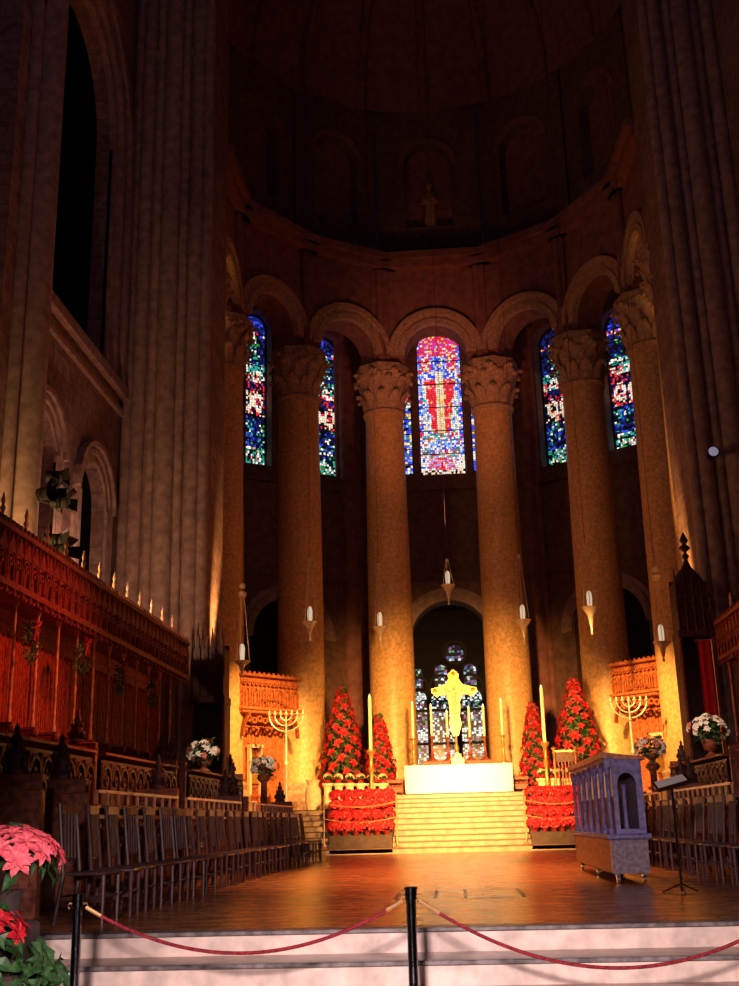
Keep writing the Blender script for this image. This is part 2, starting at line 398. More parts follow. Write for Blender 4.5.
L3 = 8.1; c0 = 4.05+.14
wins = []
wins.append((3, c0-1.02, c0+1.02, 22.25, d_center, 22, 74))
wins.append((3, c0-2.3, c0-1.3, 20.0, d_sliver, 8, 32)); wins.append((3, c0+1.3, c0+2.3, 20.0, d_sliver, 8, 32))
seg = {1: (1, 2), 2: (2, 3), 4: (4, 5), 5: (5, 6)}
LL = {i: math.hypot(AV[i+1][0]-AV[i][0], AV[i+1][1]-AV[i][1]) for i in range(7)}
print('seg', sR, sL, tL, tR, LL, [seg_hit(x, 420, AV[a], AV[a+1]) for x, a in ((246, 1), (246, 2), (322, 2), (268, 2), (567, 4), (642, 4), (642, 5), (610, 5))])
def span(px0, px1, sgm, py=440):
    return sorted((seg_hit(px0, py, AV[sgm], AV[sgm+1]), seg_hit(px1, py, AV[sgm], AV[sgm+1])))
a, b = span(321, 343, 2); wins.append((2, max(a-.6, .2), b, 22.0, d_side(.3), 16, 66))
a, b = span(245, 268.5, 2, 420); wins.append((2, max(a-.1, .3), b, 22.6, d_side(1), 14, 66))
a, b = span(543, 568, 4); wins.append((4, a, min(b+.25, 9), 21.9, dim(d_side(0), .8), 15, 66))
a, b = span(609, 643, 4, 410); wins.append((4, a, min(b, LL[4]-.2), 21.6, d_side(.5), 15, 66))
segn = {i: [] for i in range(7)}
for w in wins: segn[w[0]].append(w)
wn = 0
for i in range(7):
    M_, L, a = frame(AV[i], AV[i+1]); ops = []
    for (_, s0, s1, zt, fn, nu, nv) in segn[i]: ops.append((s0, s1, zsill, zt))
    mb = MB(); mb.m = M_; mb.wall(L, 11.5, 26.5, ops, -.3, .6)
    w = struct('wall_ambulatory', mb, BACKW)
    mb = MB(); mb.m = M_; hw = 1.65; cx = L/2+(.12 if i == 3 else 0)
    mb.wall(L, ZT-.1, 11.5, [(cx-hw, cx+hw, ZT-.1, 8.85)], -.3, .6)
    struct('wall_ambulatory_arcade', mb, BACKW)
    mb = MB(); mb.m = M_
    mb.ring(cx, 8.85, hw, hw+.3, -.55, -.3); mb.ring(cx, 8.85, hw+.3, hw+.55, -.45, -.3)
    mb.build('arch_moulding', MOULD, w)
    mb = MB(); mb.m = M_
    for off, rr, yy in ((0, .4, -.3), (.42, .14, -.34), (-.42, .14, -.34)):
        mb.tube([(off, yy, ZT-.06), (off, yy, 26.2)], rr, 14)
    mb.build('engaged_pier', VAULT, w, smooth=True)
    mb = MB(); mb.m = M_; mb.box(0, L, -.45, -.3, 15.4, 15.7).box(0, L, -.4, -.3, 11.4, 11.6); mb.build('string_course', BACKW, w)
    if i != 3:
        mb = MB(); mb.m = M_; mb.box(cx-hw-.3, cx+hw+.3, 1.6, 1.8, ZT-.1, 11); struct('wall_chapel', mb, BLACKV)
    for (_, s0, s1, zt, fn, nu, nv) in segn[i]:
        wn += 1; fm = MB(); fm.m = M_; r = (s1-s0)/2
        fm.ring((s0+s1)/2, zt, r-.05, r+.02, .2, .4); fm.box(s0, s0+.05, .2, .4, zsill, zt).box(s1-.05, s1, .2, .4, zsill, zt).box(s0, s1, .2, .4, zsill-.05, zsill+.03)
        for q in range(1, 6): zz = zsill+q*(zt-zsill)/5.5; fm.box(s0, s1, .26, .29, zz-.02, zz+.02)
        fo = fm.build('window_%d' % wn, LEAD); fo['kind'] = 'structure'
        glass_pane(M_, s0+.05, s1-.05, zsill, zt, fn, nu, nv, 'glass', fo)
cmb = MB()
for i in range(7):
    k = [(*CP[i], 24.2), (*CP[i+1], 24.2), (*AV[i+1], 26.4), (*AV[i], 26.4)]
    cmb.add(k+[(a, b, c+.3) for a, b, c in k], [(0,3,2,1),(4,5,6,7),(0,1,5,4),(1,2,6,5),(2,3,7,6),(3,0,4,7)])
struct('ceiling_ambulatory', cmb, BLACKV)
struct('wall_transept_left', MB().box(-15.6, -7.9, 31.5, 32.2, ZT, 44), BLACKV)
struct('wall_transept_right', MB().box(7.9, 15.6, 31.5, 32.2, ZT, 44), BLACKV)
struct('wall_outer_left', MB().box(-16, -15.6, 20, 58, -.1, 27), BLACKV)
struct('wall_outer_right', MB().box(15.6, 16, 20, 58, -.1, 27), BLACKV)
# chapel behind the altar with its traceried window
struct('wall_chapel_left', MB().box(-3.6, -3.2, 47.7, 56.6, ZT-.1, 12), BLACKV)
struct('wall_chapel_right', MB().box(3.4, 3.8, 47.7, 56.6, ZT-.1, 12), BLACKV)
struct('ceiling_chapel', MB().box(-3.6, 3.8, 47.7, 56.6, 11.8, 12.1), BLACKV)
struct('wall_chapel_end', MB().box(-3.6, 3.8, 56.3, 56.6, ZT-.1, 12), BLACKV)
MC = Matrix.Translation((.3, 55.9, 0))
tr = MB(); tr.m = MC
for (c, hw, zs) in ((-1.85, .42, 8.0), (-.72, .58, 7.9), (.72, .58, 7.9), (1.85, .42, 8.0)):
    tr.ring(c, zs, hw-.05, hw+.08, -.1, .15); tr.box(c-hw-.08, c-hw+.05, -.1, .15, 3.2, zs).box(c+hw-.05, c+hw+.08, -.1, .15, 3.2, zs)
    for z in (5.2, 6.8): tr.box(c-hw, c+hw, -.02, .1, z-.06, z+.06)
    tr.ring(c-hw/2, zs-.9, hw/2-.03, hw/2+.03, -.03, .1); tr.ring(c+hw/2, zs-.9, hw/2-.03, hw/2+.03, -.03, .1)
tr.ring(0, 9.6, .5, .62, -.1, .15, 0, 2*PI, 24)
chw = tr.build('window_%d' % (wn+1), LEAD); chw['kind'] = 'structure'
def d_grey(u, v):
    return pick((K, 6.5), (tuple(.8*x for x in (.8, .95, .85)), 2.2), ((.35, .42, .8), .8), ((.1, .3, .14), 1), ((.28, .09, .22), .8), ((.08, .09, .25), 2))
def d_grey2(u, v):
    k = abs(abs(u)-.5)
    if v > .86 or .5 < v < .6: return pick((K, 3), ((.8, .9, .85), 4), ((.4, .5, .5), 1))
    return pick((K, 5), ((.75, .85, .85), 2.4), ((.15, .2, .42), 1.6), ((.1, .28, .14), 1.2), ((.35, .1, .2), .8)) 
for (c, hw, zs) in ((-1.85, .37, 7.4), (-.72, .53, 7.3), (.72, .53, 7.3), (1.85, .37, 7.4)):
    glass_pane(MC, c-hw, c+hw, 3.2, zs, d_grey2, 9 if hw > .45 else 6, 44, 'glass', chw, y=.12)
    glass_pane(MC, c-hw*.6, c+hw*.6, zs+hw+.15, zs+hw+.9, d_grey, 4, 8, 'glass', chw, y=.12)
glass_pane(MC, -.45, .45, 9.2, 9.55, dim(d_grey, 1.0), 6, 6, 'glass', chw, y=.05)
# ------------------------------------------------------------------ great side piers, left bay wall
def big_pier(sgn):
    p = MB().box(-1.3, 1.3, 0, 2.2, .0, 44)
    xs = [-1.15, -.82, -.42, 0, .42, .82, 1.15]; rs = [.16, .22, .14, .3, .14, .22, .16]
    o = struct('wall_pier_left' if sgn < 0 else 'wall_pier_right', p, STONE)
    o.location = (sgn*(7.98 if sgn < 0 else 8.2), 30.35, 0)
    s = MB()
    for x, r in zip(xs, rs): s.tube([(x, 0, ZC), (x, 0, 44)], r, 14); s.lathe([(r+.1, 0), (r+.12, .25), (r+.03, .5)], x, 0, ZC+1.2, 12)
    s.build('pier_shaft', MOULD, o, smooth=True)
    MB().box(-1.33, 1.33, -.06, 0, 25.6, 25.9).build('string_course', MOULD, o)
    return o
big_pier(-1); big_pier(1)
struct('wall_right', MB().box(9.2, 9.8, 6, 30.5, 0, 44), STONE)
struct('wall_left', MB().box(-11.0, -10.4, -2, 22.0, 0, 44), STONE)
mb = MB(); mb.m = frame((-9.3, 23.0), (-9.3, 30.5))[0]
a1 = sorted(((at(82, 500, x=-9.3).y-23, at(121, 500, x=-9.3).y-23)))
mb.wall(7.5, .0, 14, [(.35, 2.0, 4.5, 10.3, 1.0), (4.0, 6.1, 4.5, 10.0, 1.0)], 0, .35)
wl = struct('wall_left_bay', mb, STONE)
mb = MB(); mb.m = frame((-9.3, 23.0), (-9.3, 30.5))[0]
for (c, r, zs) in ((1.18, .83, 10.3), (5.05, 1.05, 10.0)):
    for q, (a, b, d) in enumerate(((0, .16, -.06), (.22, .36, -.12), (.42, .56, -.2))):
        mb.ring(c, zs, r+a, r+b, d, .05)
        for sg in (-1, 1): mb.tube([(c+sg*(r+(a+b)/2), -.02, 4.5), (c+sg*(r+(a+b)/2), -.02, zs)], .09, 8)
mb.build('arch_moulding', MOULD, wl)
mb = MB(); mb.m = frame((-9.3, 23.0), (-9.3, 30.5))[0]
mb.box(0, 7.5, -.25, .35, 13.7, 14.0).box(0, 7.5, -.12, 0, 13.2, 13.35); mb.build('string_course', MOULD, wl)
mb = MB(); mb.m = frame((-9.3, 23.0), (-9.3, 30.5))[0]
mb.wall(7.5, 14.0, 44, [(.35, 5.45, 14.0, 21.0, 1.15)], 0, .5, n=24)
wu = struct('wall_left_upper', mb, STONE)
mb = MB(); mb.m = frame((-9.3, 23.0), (-9.3, 30.5))[0]
for a, b, d in ((0, .25, -.1), (.35, .6, -.22), (.7, .95, -.12), (1.1, 1.4, -.25)):
    n = 24; vs = []
    for k in range(n+1):
        w = PI*k/n
        for (rr, dd) in ((2.55+a, d), (2.55+b, d), (2.55+b, .1), (2.55+a, .1)):
            vs.append((2.9+rr*math.cos(w), dd, 21.0+rr*1.15*math.sin(w)))
    mb.add(vs, [(k*4+j, k*4+(j+1)%4, k*4+4+(j+1)%4, k*4+4+j) for k in range(n) for j in range(4)])
    mb.box(2.9+2.55+a, 2.9+2.55+b, d, .1, 14.0, 21.0)
mb.build('arch_moulding', MOULD, wu)
struct('wall_left_passage', MB().box(-13.5, -13.2, 21, 31.5, 0, 44), BLACKV)
# bay pier at the left edge of the view
mb = MB().box(-11.2, -9.3, 21.4, 23.1, 0, 44); bp_ = struct('wall_left_pier', mb, STONE)
mb = MB()
for x, y, r in ((-9.2, 22.85, .42), (-9.72, 21.8, .3), (-9.25, 22.15, .16), (-10.3, 21.4, .42), (-9.2, 23.3, .14)): mb.tube([(x, y, 2), (x, y, 44)], r, 16)
mb.build('pier_shaft', MOULD, bp_, smooth=True)
# round wall lamp on right pier
p = at(713, 452, y=29.7)
o = empty('wall_lamp', p, 0, 'small round pale lilac lamp high on the right pier', 'lamp')
m_ = MB(); m_.m = Matrix.Rotation(PI/2, 4, 'X'); m_.lathe([(.1, -.35), (.12, 0), (.17, .02), (.17, .05), (.14, .06)], n=20); m_.build('housing', IRON, o, True)
m_ = MB(); m_.m = Matrix.Rotation(PI/2, 4, 'X'); m_.lathe([(.14, .055), (.1, .09), (.03, .1)], n=20); m_.build('lens', LENS, o, True)
# ------------------------------------------------------------------ altar group
ax0, ax1 = -1.50, 1.79; axc = (ax0+ax1)/2
al = empty('altar', (axc, 36.8, ZP), 0, 'long altar draped to the floor in white linen at the top of the steps', 'altar')
hw = (ax1-ax0)/2
MB().box(-hw+.03, hw-.03, -.45, .45, 0, .8).build('altar_block', MARBLE, al)
MB().box(-hw-.01, hw+.01, -.52, .52, .8, .86, .015).build('mensa', MARBLE, al)
cl = MB(); n = 40
vs = []; 
for k in range(n+1):
    x = -hw-.03+(2*hw+.06)*k/n; w = .012*math.sin(k*1.7)
    vs += [(x, -.55, .875), (x, -.56+w, .4), (x, -.57+w*1.6, .02), (x, .55, .875)]
cl.add(vs, [(k*4, k*4+1, k*4+5, k*4+4) for k in range(n)]+[(k*4+1, k*4+2, k*4+6, k*4+5) for k in range(n)]+[(k*4+3, k*4, k*4+4, k*4+7) for k in range(n)])
for sx in (-1, 1): cl.box(sx*(hw+.035)-.008, sx*(hw+.035)+.008, -.56, .55, .15, .875)
ac = cl.build('altar_cloth', LINEN, None, True, (axc, 36.8, ZP)); tag(ac, 'white linen cloth covering the altar from top to step', 'altar cloth')
def candlestick(name, base, ztop_stick, ztop, r, label, cat='candle', mt=GOLD, group=None, wax=WAX):
    x, y, z = base; h = ztop_stick-z; o = empty(name, base, 0, label, cat, group)
    MB().lathe([(r*4, 0), (r*4, .03), (r*2.6, .06), (r*1.5, .12), (r*1.2, h*.2), (r*2, h*.26), (r*1.1, h*.32), (r*.9, h*.6), (r*1.7, h*.66), (r*.9, h*.72), (r*1.1, h*.9), (r*2.6, h*.97), (r*2.4, h)], n=14).build('stick', mt, o, True)
    c = MB().lathe([(r, 0), (r, ztop-z-h)], z=h, n=12).build('candle', wax, o, True)
    MB().lathe([(.02, 0), (.028, .03), (.004, .1)], z=ztop-z, n=8).build('flame', FLAME, c, True)
    return o
FLAME = mat('flame', (1., .75, .35), .5, vary=0, bump=0, emit=2.5)
zt = ZP+.885
for (px, py, ps, lab) in ((412, 704, 738, 'tall white candle in gold candlestick at the left end of the altar'), (500.5, 701, 735, 'tall white candle in gold candlestick at the right end of the altar')):
    q = at(px, py, y=36.75); s_ = at(px, ps, y=36.75); candlestick('candlestick', (q.x, 36.75, zt), s_.z, q.z, .045, lab)
# retable chest behind altar
MB().box(-1.0, 1.3, 38.0, 38.6, ZP, 3.5, .03).build('retable', OAK_MD); tag(bpy.data.objects['retable'], 'low dark red wooden retable standing behind the altar', 'retable')
for i, (px, py, ps) in enumerate(((430.5, 706, 736), (446.5, 712, 737), (468.5, 708, 737), (483, 706, 736))):
    q = at(px, py, y=38.3); s_ = at(px, ps, y=38.3); x = q.x
    candlestick('candlestick', (max(-.9, min(1.2, x)), 38.45, 3.5), s_.z, q.z, .042, 'thin pale candle on a dark red stick behind the altar, %s from the left' % ORD[i], mt=OAK_MD, group='candles on the retable')
# gold cross
q0 = at(456, 736, y=38.05); qt = at(455, 669, y=38.05); qa = at(455, 690, y=38.05)
cr = empty('standing_cross', (q0.x, 38.12, 3.5), 0, 'large golden cross with flared bell-shaped ends behind the altar', 'cross')
H = qt.z-3.5; ha = qa.z-3.5; lo = q0.z-3.5
MB().lathe([(.22, 0), (.22, .04), (.1, .1), (.05, .2), (.09, lo*.5), (.04, lo*.7), (.04, lo+.1)], n=14).build('base', GOLD, cr, True)
half = [(.08, lo), (.14, lo+.18), (.2, lo+.4), (.16, lo+.62), (.19, ha-.4), (.26, ha-.16), (.48, ha-.14), (.56, ha-.24), (.66, ha-.16), (.76, ha-.05), (.76, ha+.07), (.64, ha+.1), (.5, ha+.13), (.3, ha+.2), (.2, ha+.34), (.16, H-.3), (.2, H-.18), (.1, H-.08), (0, H)]
cm = MB().prism([(x, z) for x, z in half]+[(-x, z) for x, z in reversed(half[:-1])], -.05, .05)
for x, z in ((.64, ha), (-.64, ha), (0, H-.15)): cm.ball(x, -.04, z, .07, 10)
cm.build('cross_body', GOLD, cr)
fg = MB().tube([(-.35, -.1, ha+.02), (0, -.1, ha-.1), (.35, -.1, ha+.02)], .035).tube([(0, -.1, ha-.05), (0, -.11, ha-.5), (.02, -.1, ha-1.0)], [.09, .07, .04]).ball(0, -.12, ha+.07, .07)
fg.build('relief_figure', CREAM, cr, True)
# gilt book stand on altar
q = at(458, 765, y=36.6)
bs = empty('book_stand', (q.x, 36.62, zt), 0, 'small gilt ornament shaped like a crown standing on the altar', 'ornament')
b_ = MB().box(-.2, .2, -.08, .08, 0, .05, .01); b_.prism([(-.19, .05), (-.22, .18), (-.13, .22), (-.08, .32), (0, .4), (.08, .32), (.13, .22), (.22, .18), (.19, .05)], -.03, .03)
for x, z in ((-.2, .2), (.2, .2), (0, .4), (-.1, .3), (.1, .3)): b_.ball(x, 0, z, .05)
b_.build('ornament_body', GOLD, bs, True)
# low carved stools beside the altar
for px, lab in ((396, 'small dark carved stool left of the altar'), (520, 'small dark carved stool right of the altar')):
    q = at(px, 790, y=37.4); o = empty('carved_stool', (q.x, 37.4, ZT), 0, lab, 'stool')
    MB().box(-.27, .27, -.22, .22, .78, .9, .02).build('seat', OAK_MD, o)
    for sx in (-1, 1):
        for sy in (-1, 1): MB().lathe([(.03, 0), (.05, .1), (.03, .25), (.05, .45), (.03, .7), (.045, .78)], sx*.22, sy*.17, n=8).build('leg', OAK_MD, o, True)
    m = MB()
    for k in range(7): m.ball(-.24+.08*k, -.2, .7, .045, 6)
    m.box(-.25, .25, -.2, -.16, .5, .7).build('carved_apron', OAK_MD, o)
# ------------------------------------------------------------------ flowers
def bloom_mesh(name, m, R=.13, n=6, seed=1):
    rnd = random.Random(seed); b = MB()
    for ring, (rr, tilt, off) in enumerate(((R, -.12, 0), (R*.72, .35, .5))):
        for k in range(n):
            a = 2*PI*(k+off+rnd.uniform(-.15, .15))/n; r = rr*rnd.uniform(.85, 1.1); w = r*.27
            b.m = Matrix.Rotation(a, 4, 'Z') @ Matrix.Rotation(-tilt+rnd.uniform(-.15, .15), 4, 'Y')
            b.add([(0, 0, 0), (r*.45, -w, .012), (r*.45, 0, .0), (r*.45, w, .012), (r*.8, -w*.55, 0), (r*.8, 0, -.012), (r*.8, w*.55, 0), (r, 0, -r*.14)],
                  [(0, 1, 2), (0, 2, 3), (1, 4, 5, 2), (2, 5, 6, 3), (4, 7, 5), (5, 7, 6)])
    b.m = Matrix.Identity(4)
    me = bpy.data.meshes.new(name); me.from_pydata(b.v, [], b.f); me.materials.append(m); return me
RED_ME = [bloom_mesh('bract', RED, .17, 6, 1), bloom_mesh('bract', RED, .15, 5, 2)]
PINK_ME = [bloom_mesh('bract', PINK, .19, 7, 3), bloom_mesh('bract', PINK, .165, 6, 4)]
CRIM_ME = [bloom_mesh('bract', CRIMSON, .16, 6, 5)]
CREAM_ME = [bloom_mesh('bract', CREAMB, .16, 6, 6)]
def bloom(me, parent, loc, nrm, sc=1):
    o = bpy.data.objects.new('flower_head', me); COL.objects.link(o); o.parent = parent; o.location = loc
    o.rotation_euler = Vector(nrm).to_track_quat('Z', 'Y').to_euler(); o.scale = (sc,)*3; return o
def leaves(mb, pts, size, rnd):
    for (p, nrm) in pts:
        q = Vector(nrm).to_track_quat('Z', 'Y').to_matrix().to_4x4()
        mb.m = Matrix.Translation(p) @ q @ Matrix.Rotation(rnd.uniform(0, 6.28), 4, 'Z')
        s = size*rnd.uniform(.7, 1.2)
        mb.add([(0, 0, 0), (s*.5, -s*.25, .02), (s*.5, 0, 0), (s*.5, s*.25, .02), (s, 0, -.03)], [(0, 1, 2), (0, 2, 3), (1, 4, 2), (2, 4, 3)])
    mb.m = Matrix.Identity(4)
def poinsettia(loc, mes, nb, rad, h, label, cat='poinsettia', group=None, seed=0, potm=POT, lsize=.12, sc=1, droop=1.45):
    rnd = random.Random(seed); o = empty('poinsettia', loc, rnd.uniform(0, 6), label, cat, group)
    MB().lathe([(.07, 0), (.10, h*.32), (.11, h*.34), (.08, h*.33)], n=12).build('pot', potm, o, True)
    mb = MB(); pts = []
    for k in range(100):
        a = rnd.uniform(0, 6.28); e = rnd.uniform(-.2, 1.4); r = rad*rnd.uniform(.5, .9)
        pts.append(((r*math.cos(e)*math.cos(a), r*math.cos(e)*math.sin(a), h*.6+h*.33*math.sin(e)), (math.cos(a), math.sin(a), .6)))
    leaves(mb, pts, lsize, rnd); mb.tube([(0, 0, h*.3), (0, 0, h*.7)], .012, 6)
    mb.build('leaves', LEAF, o)
    for k in range(nb):
        a = 2.4*k; t = (k+.5)/nb; e = PI/2-t*droop
        bloom(rnd.choice(mes), o, (rad*math.cos(e)*math.cos(a), rad*math.cos(e)*math.sin(a), h*.62+h*.38*math.sin(e)), (math.cos(e)*math.cos(a), math.cos(e)*math.sin(a), math.sin(e)+.15), sc*rnd.uniform(.85, 1.15))
    return o
# foreground arrangement on a small tiered stand, left edge
sx_, sy_ = -2.98, 7.45
stand = empty('plant_stand', (sx_, sy_, 0), 0, 'dark tiered plant stand under the poinsettias at the left edge', 'plant stand')
MB().box(-.28, .22, -.2, .2, 0, .74, .02).build('lower_tier', TERRA, stand)
MB().box(-.28, .12, .2, .5, 0, 1.02, .02).build('upper_tier', TERRA, stand)
poinsettia((sx_-.06, sy_+.36, 1.02), PINK_ME, 34, .33, .6, 'large pink-red poinsettia topmost at the left edge of the picture', seed=3, lsize=.15, sc=.62, potm=TERRA)
poinsettia((sx_-.02, sy_-.06, .74), CRIM_ME, 16, .24, .36, 'dark crimson poinsettia just below the large pink-red one', seed=4, lsize=.15, sc=.7, potm=TERRA)
poinsettia((sx_-.08, sy_-.42, .6), CREAM_ME, 8, .2, .36, 'cream poinsettia lowest at the left edge of the picture', seed=5, lsize=.15, sc=.6, potm=TERRA)
MB().box(-.25, .2, -.6, -.2, 0, .6, .02).build('front_tier', TERRA, stand)
mb = MB(); rnd = random.Random(9); pts = [((rnd.uniform(-.28, .26), rnd.uniform(-.66, -.58), rnd.uniform(.05, .5)), (rnd.uniform(-1, 1), -1, .5)) for _ in range(220)]
pts += [((rnd.uniform(.12, .33), rnd.uniform(-.3, .5), rnd.uniform(.2, .8)), (1, rnd.uniform(-1, .3), .5)) for _ in range(200)]
leaves(mb, pts, .17, rnd); iv = mb.build('trailing_ivy', LEAF, None, False, (sx_, sy_, 0)); tag(iv, 'dark green trailing foliage covering the plant stand at the left edge', 'plant')
# poinsettia trees flanking the altar
def flower_tree(px, ytop, ybot, y, halfpx, label, seed, nb=46):
    rnd = random.Random(seed); top = at(px, ytop, y=y); r = halfpx/1163*y; z0 = ZT; H = top.z-z0
    o = empty('poinsettia_tree', (top.x, y, z0), 0, label, 'poinsettia tree', 'conical trees of poinsettias')
    MB().lathe([(.22, 0), (.3, .45), (.33, .5), (.28, .48)], n=16).build('pot', TERRA, o, True)
    MB().tube([(0, 0, .4), (0, 0, H*.95)], [.06, .02], 8).build('trunk', OAK_DK, o, True)
    mb = MB(); pts = []
    def rad(t): return r*(1-t)**.62+.04
    for k in range(1300):
        t = rnd.random()**1.3; a = rnd.uniform(0, 6.28); q = rad(t)*rnd.uniform(.45, .92)
        pts.append(((q*math.cos(a), q*math.sin(a), .5+(H-.5)*t), (math.cos(a), math.sin(a), rnd.uniform(-.2, .8))))
    leaves(mb, pts, .17, rnd); mb.build('foliage', LEAF, o)
    for k in range(nb*2):
        if k >= 98: break
        t = ((k+.5)/(nb*2))**1.25; a = 2.4*k; q = rad(t)*rnd.uniform(.86, 1.05)
        if math.sin(a) > .75: q *= .95
        bloom(rnd.choice(RED_ME), o, (q*math.cos(a), q*math.sin(a), .6+(H-.65)*t), (math.cos(a), math.sin(a), .35), rnd.uniform(.95, 1.4))
    return o
flower_tree(342, 688, 775, 37.6, 27, 'tallest cone of red poinsettias left of the altar, beside the columns', 11)
flower_tree(379, 716, 775, 38.6, 18, 'smaller cone of red poinsettias left of the altar, behind the tall candle', 12, 36)
flower_tree(532, 704, 770, 38.4, 18, 'smaller cone of red poinsettias right of the altar, behind the tall candle', 13, 36)
flower_tree(573, 681, 765, 37.4, 29, 'tallest cone of red poinsettias right of the altar, above the kneeler', 14)
# red poinsettia banks on tiered planters, roped
def bank(px0, px1, ptop, pbot, y, side):
    a = at(px0, ptop, y=y); b = at(px1, ptop, y=y); zt_ = a.z; zb = at(px0, pbot, y=y).z; W = b.x-a.x
    o = empty('planter_stand', ((a.x+b.x)/2, y, ZC), 0, 'dark tiered planter under the red poinsettias %s of the altar steps' % side, 'planter')
    rows = 4; D = .32; dz = (zt_-zb)/rows
    for r in range(rows):
        hh = zb-ZC+dz*r-.1
        MB().box(-W/2, W/2, -.7+D*r, -.7+D*(r+1), 0 if r > 0 else .02, hh, .01).build('shelf', TERRA, o)
        n = 6
        pr_ = poin_proto[r % 2]
        for k in range(n):
            c = copy_tree(pr_) if pr_.get('used') else pr_
            pr_['used'] = 1
            c.location = ((a.x+b.x)/2-W/2+W*(k+.5+random.uniform(-.15, .15))/n, y-.7+D*(r+.42+random.uniform(-.12, .05)), ZC+hh); c.rotation_euler.z = random.uniform(0, 6)
            if 'used' in c.keys() and c is not pr_: del c['used']
            tag(c, 'red poinsettia, %s bank beside the steps, %s tier up, %s from the left' % (side, ORD[r], ORD[k]), 'poinsettia', 'red poinsettias banked %s of the altar steps' % side)
    # rope across
    for (t, lab) in ((.58, 'upper'), (.22, 'lower')):
        pz = zb+(zt_-zb)*t+.1; yy = y-.78-.0*t
        rp = MB().tube([((a.x-.12)+(W+.24)*i/10, yy+.3*t, pz-.12*math.sin(PI*i/10)) for i in range(11)], .018, 6).build('cord', BRASS, None, True)
        tag(rp, '%s pale cord strung across the poinsettia bank %s of the altar steps' % (lab, side), 'cord')
    for sx in (a.x-.14, b.x+.14):
        s = MB().lathe([(.12, 0), (.1, .03), (.02, .06), (.02, 1.35), (.04, 1.4), (.02, 1.44)], n=10).build('cord_post', BRASS, None, True, (sx, y-.62, ZC+.16*max(0, int((y-.6-32.2)/.35)+1)))
        tag(s, 'slim brass post at the %s end of the poinsettia bank %s of the steps' % ('left' if sx < (a.x+b.x)/2 else 'right', side), 'post')
poin_proto = []
for sd in (21, 22):
    c = poinsettia((0, 0, 0), RED_ME, 20, .21, .36, 'x', seed=sd, lsize=.10, sc=.85, droop=1.95); poin_proto.append(c)
bank(331, 392, 790, 832, 32.9, 'left')
bank(527, 581, 787, 828, 32.9, 'right')
for c in poin_proto:
    if 'used' in c.keys(): del c['used']
# cream poinsettias
for side, x0, x1, n, yy in (('left', 322, 388, 6, 775), ('right', 537, 580, 5, 770)):
    for k in range(n):
        px = x0+(x1-x0)*(k+.5)/n; q = at(px, yy, y=35.8)
        hh = q.z-ZT-.25
        st_ = MB().lathe([(.16, 0), (.17, .05), (.12, .1), (.12, hh-.12), (.18, hh-.06), (.18, hh)], n=12).build('plant_pedestal', CREAM, None, True, (q.x, 35.8, ZT))
        tag(st_, 'cream pedestal under a cream poinsettia %s of the altar, %s from the left' % (side, ORD[k]), 'pedestal', 'cream pedestals %s of the altar' % side)
        poinsettia((q.x, 35.8, ZT+hh), CREAM_ME, 6, .13, .27, 'small cream poinsettia on a pedestal %s of the altar, %s from the left' % (side, ORD[k]), seed=30+k, lsize=.07, sc=.6, group='cream poinsettias %s of the altar' % side, potm=RED)
# tall pavement candles
for (px, py, ps, lab, r) in ((369.5, 697, 750, 'tallest white candle left of the altar on a gold pavement candlestick', .055), (541, 688, 742, 'tallest white candle right of the altar on a gold pavement candlestick', .055)):
    q = at(px, py, y=35.25); s_ = at(px, ps, y=35.25); candlestick('pavement_candlestick', (q.x, 35.25, ZT), s_.z, q.z, r, lab)
# white jar-like vases beside
q = at(313, 790, y=35.6); v = MB().lathe([(.2, 0), (.26, .3), (.24, .6), (.16, .75), (.2, .85), (.24, .9)], n=16).build('ceramic_urn', CREAM, None, True, (q.x, 35.6, ZT)); tag(v, 'pale ceramic urn at the foot of the column left of the poinsettias', 'urn')
# kneeler right with two posts
q = at(566, 770, y=34.4); zf = ZC+.15625*7; o = empty('kneeler', (q.x, 34.5, zf), 0, 'dark kneeling desk with two brass-tipped posts right of the altar', 'kneeling desk')
top = at(556, 748, y=34.4).z-zf
for sx in (-1, 1): MB().lathe([(.05, 0), (.035, .1), (.03, top*.9), (.07, top*.93), (.03, top*.96), (.07, top), (.02, top+.05)], sx*.31, 0, n=10).build('post', BRASS, o, True)
MB().box(-.3, .3, -.03, .03, top-.12, top-.06).build('top_rail', BRASS, o); MB().box(-.26, .26, -.02, .02, top-.4, top-.12).build('panel', OAK_DK, o)
m = MB()
for k in range(5): m.box(-.2+.1*k-.015, -.2+.1*k+.015, -.015, .015, .2, top-.4)
m.box(-.3, .3, -.03, .03, .15, .2).build('balusters', OAK_MD, o)
# ------------------------------------------------------------------ menorahs
def menorah(px, ytop, wpx, y, label):
    q = at(px, ytop, y=y); H = q.z-ZT; R = wpx/2/1163*y
    o = empty('menorah', (q.x, y, ZT), 0, label, 'menorah', 'tall seven-branched candelabra')
    MB().lathe([(.28, 0), (.28, .05), (.16, .12), (.06, .25), (.04, .4), (.05, H*.45), (.09, H*.48), (.04, H*.52), (.03, H-R*1.1), (.06, H-R*1.05), (.025, H-R), (.025, H)], n=14).build('stem', SILVER, o, True)
    for k in range(1, 4):
        r = R*k/3
        MB().tube([(r*math.cos(a), 0, H-r*1.0*math.sin(-a) if False else H+r*.95*math.sin(a)) for a in [PI+PI*i/18 for i in range(19)]], .022, 8).build('branch', SILVER, o, True)
    for k in range(-3, 4): MB().lathe([(.03, -.03), (.07, .03), (.06, .05), (.025, .06), (.025, .14)], R*k/3, 0, H, 8).build('candle_cup', SILVER, o, True)
    return o
menorah(286, 715, 35, 35.9, 'pale seven-branched candelabrum before the left carved gallery')
menorah(628.5, 701, 36, 35.3, 'pale seven-branched candelabrum before the right carved gallery, above the violet screen')
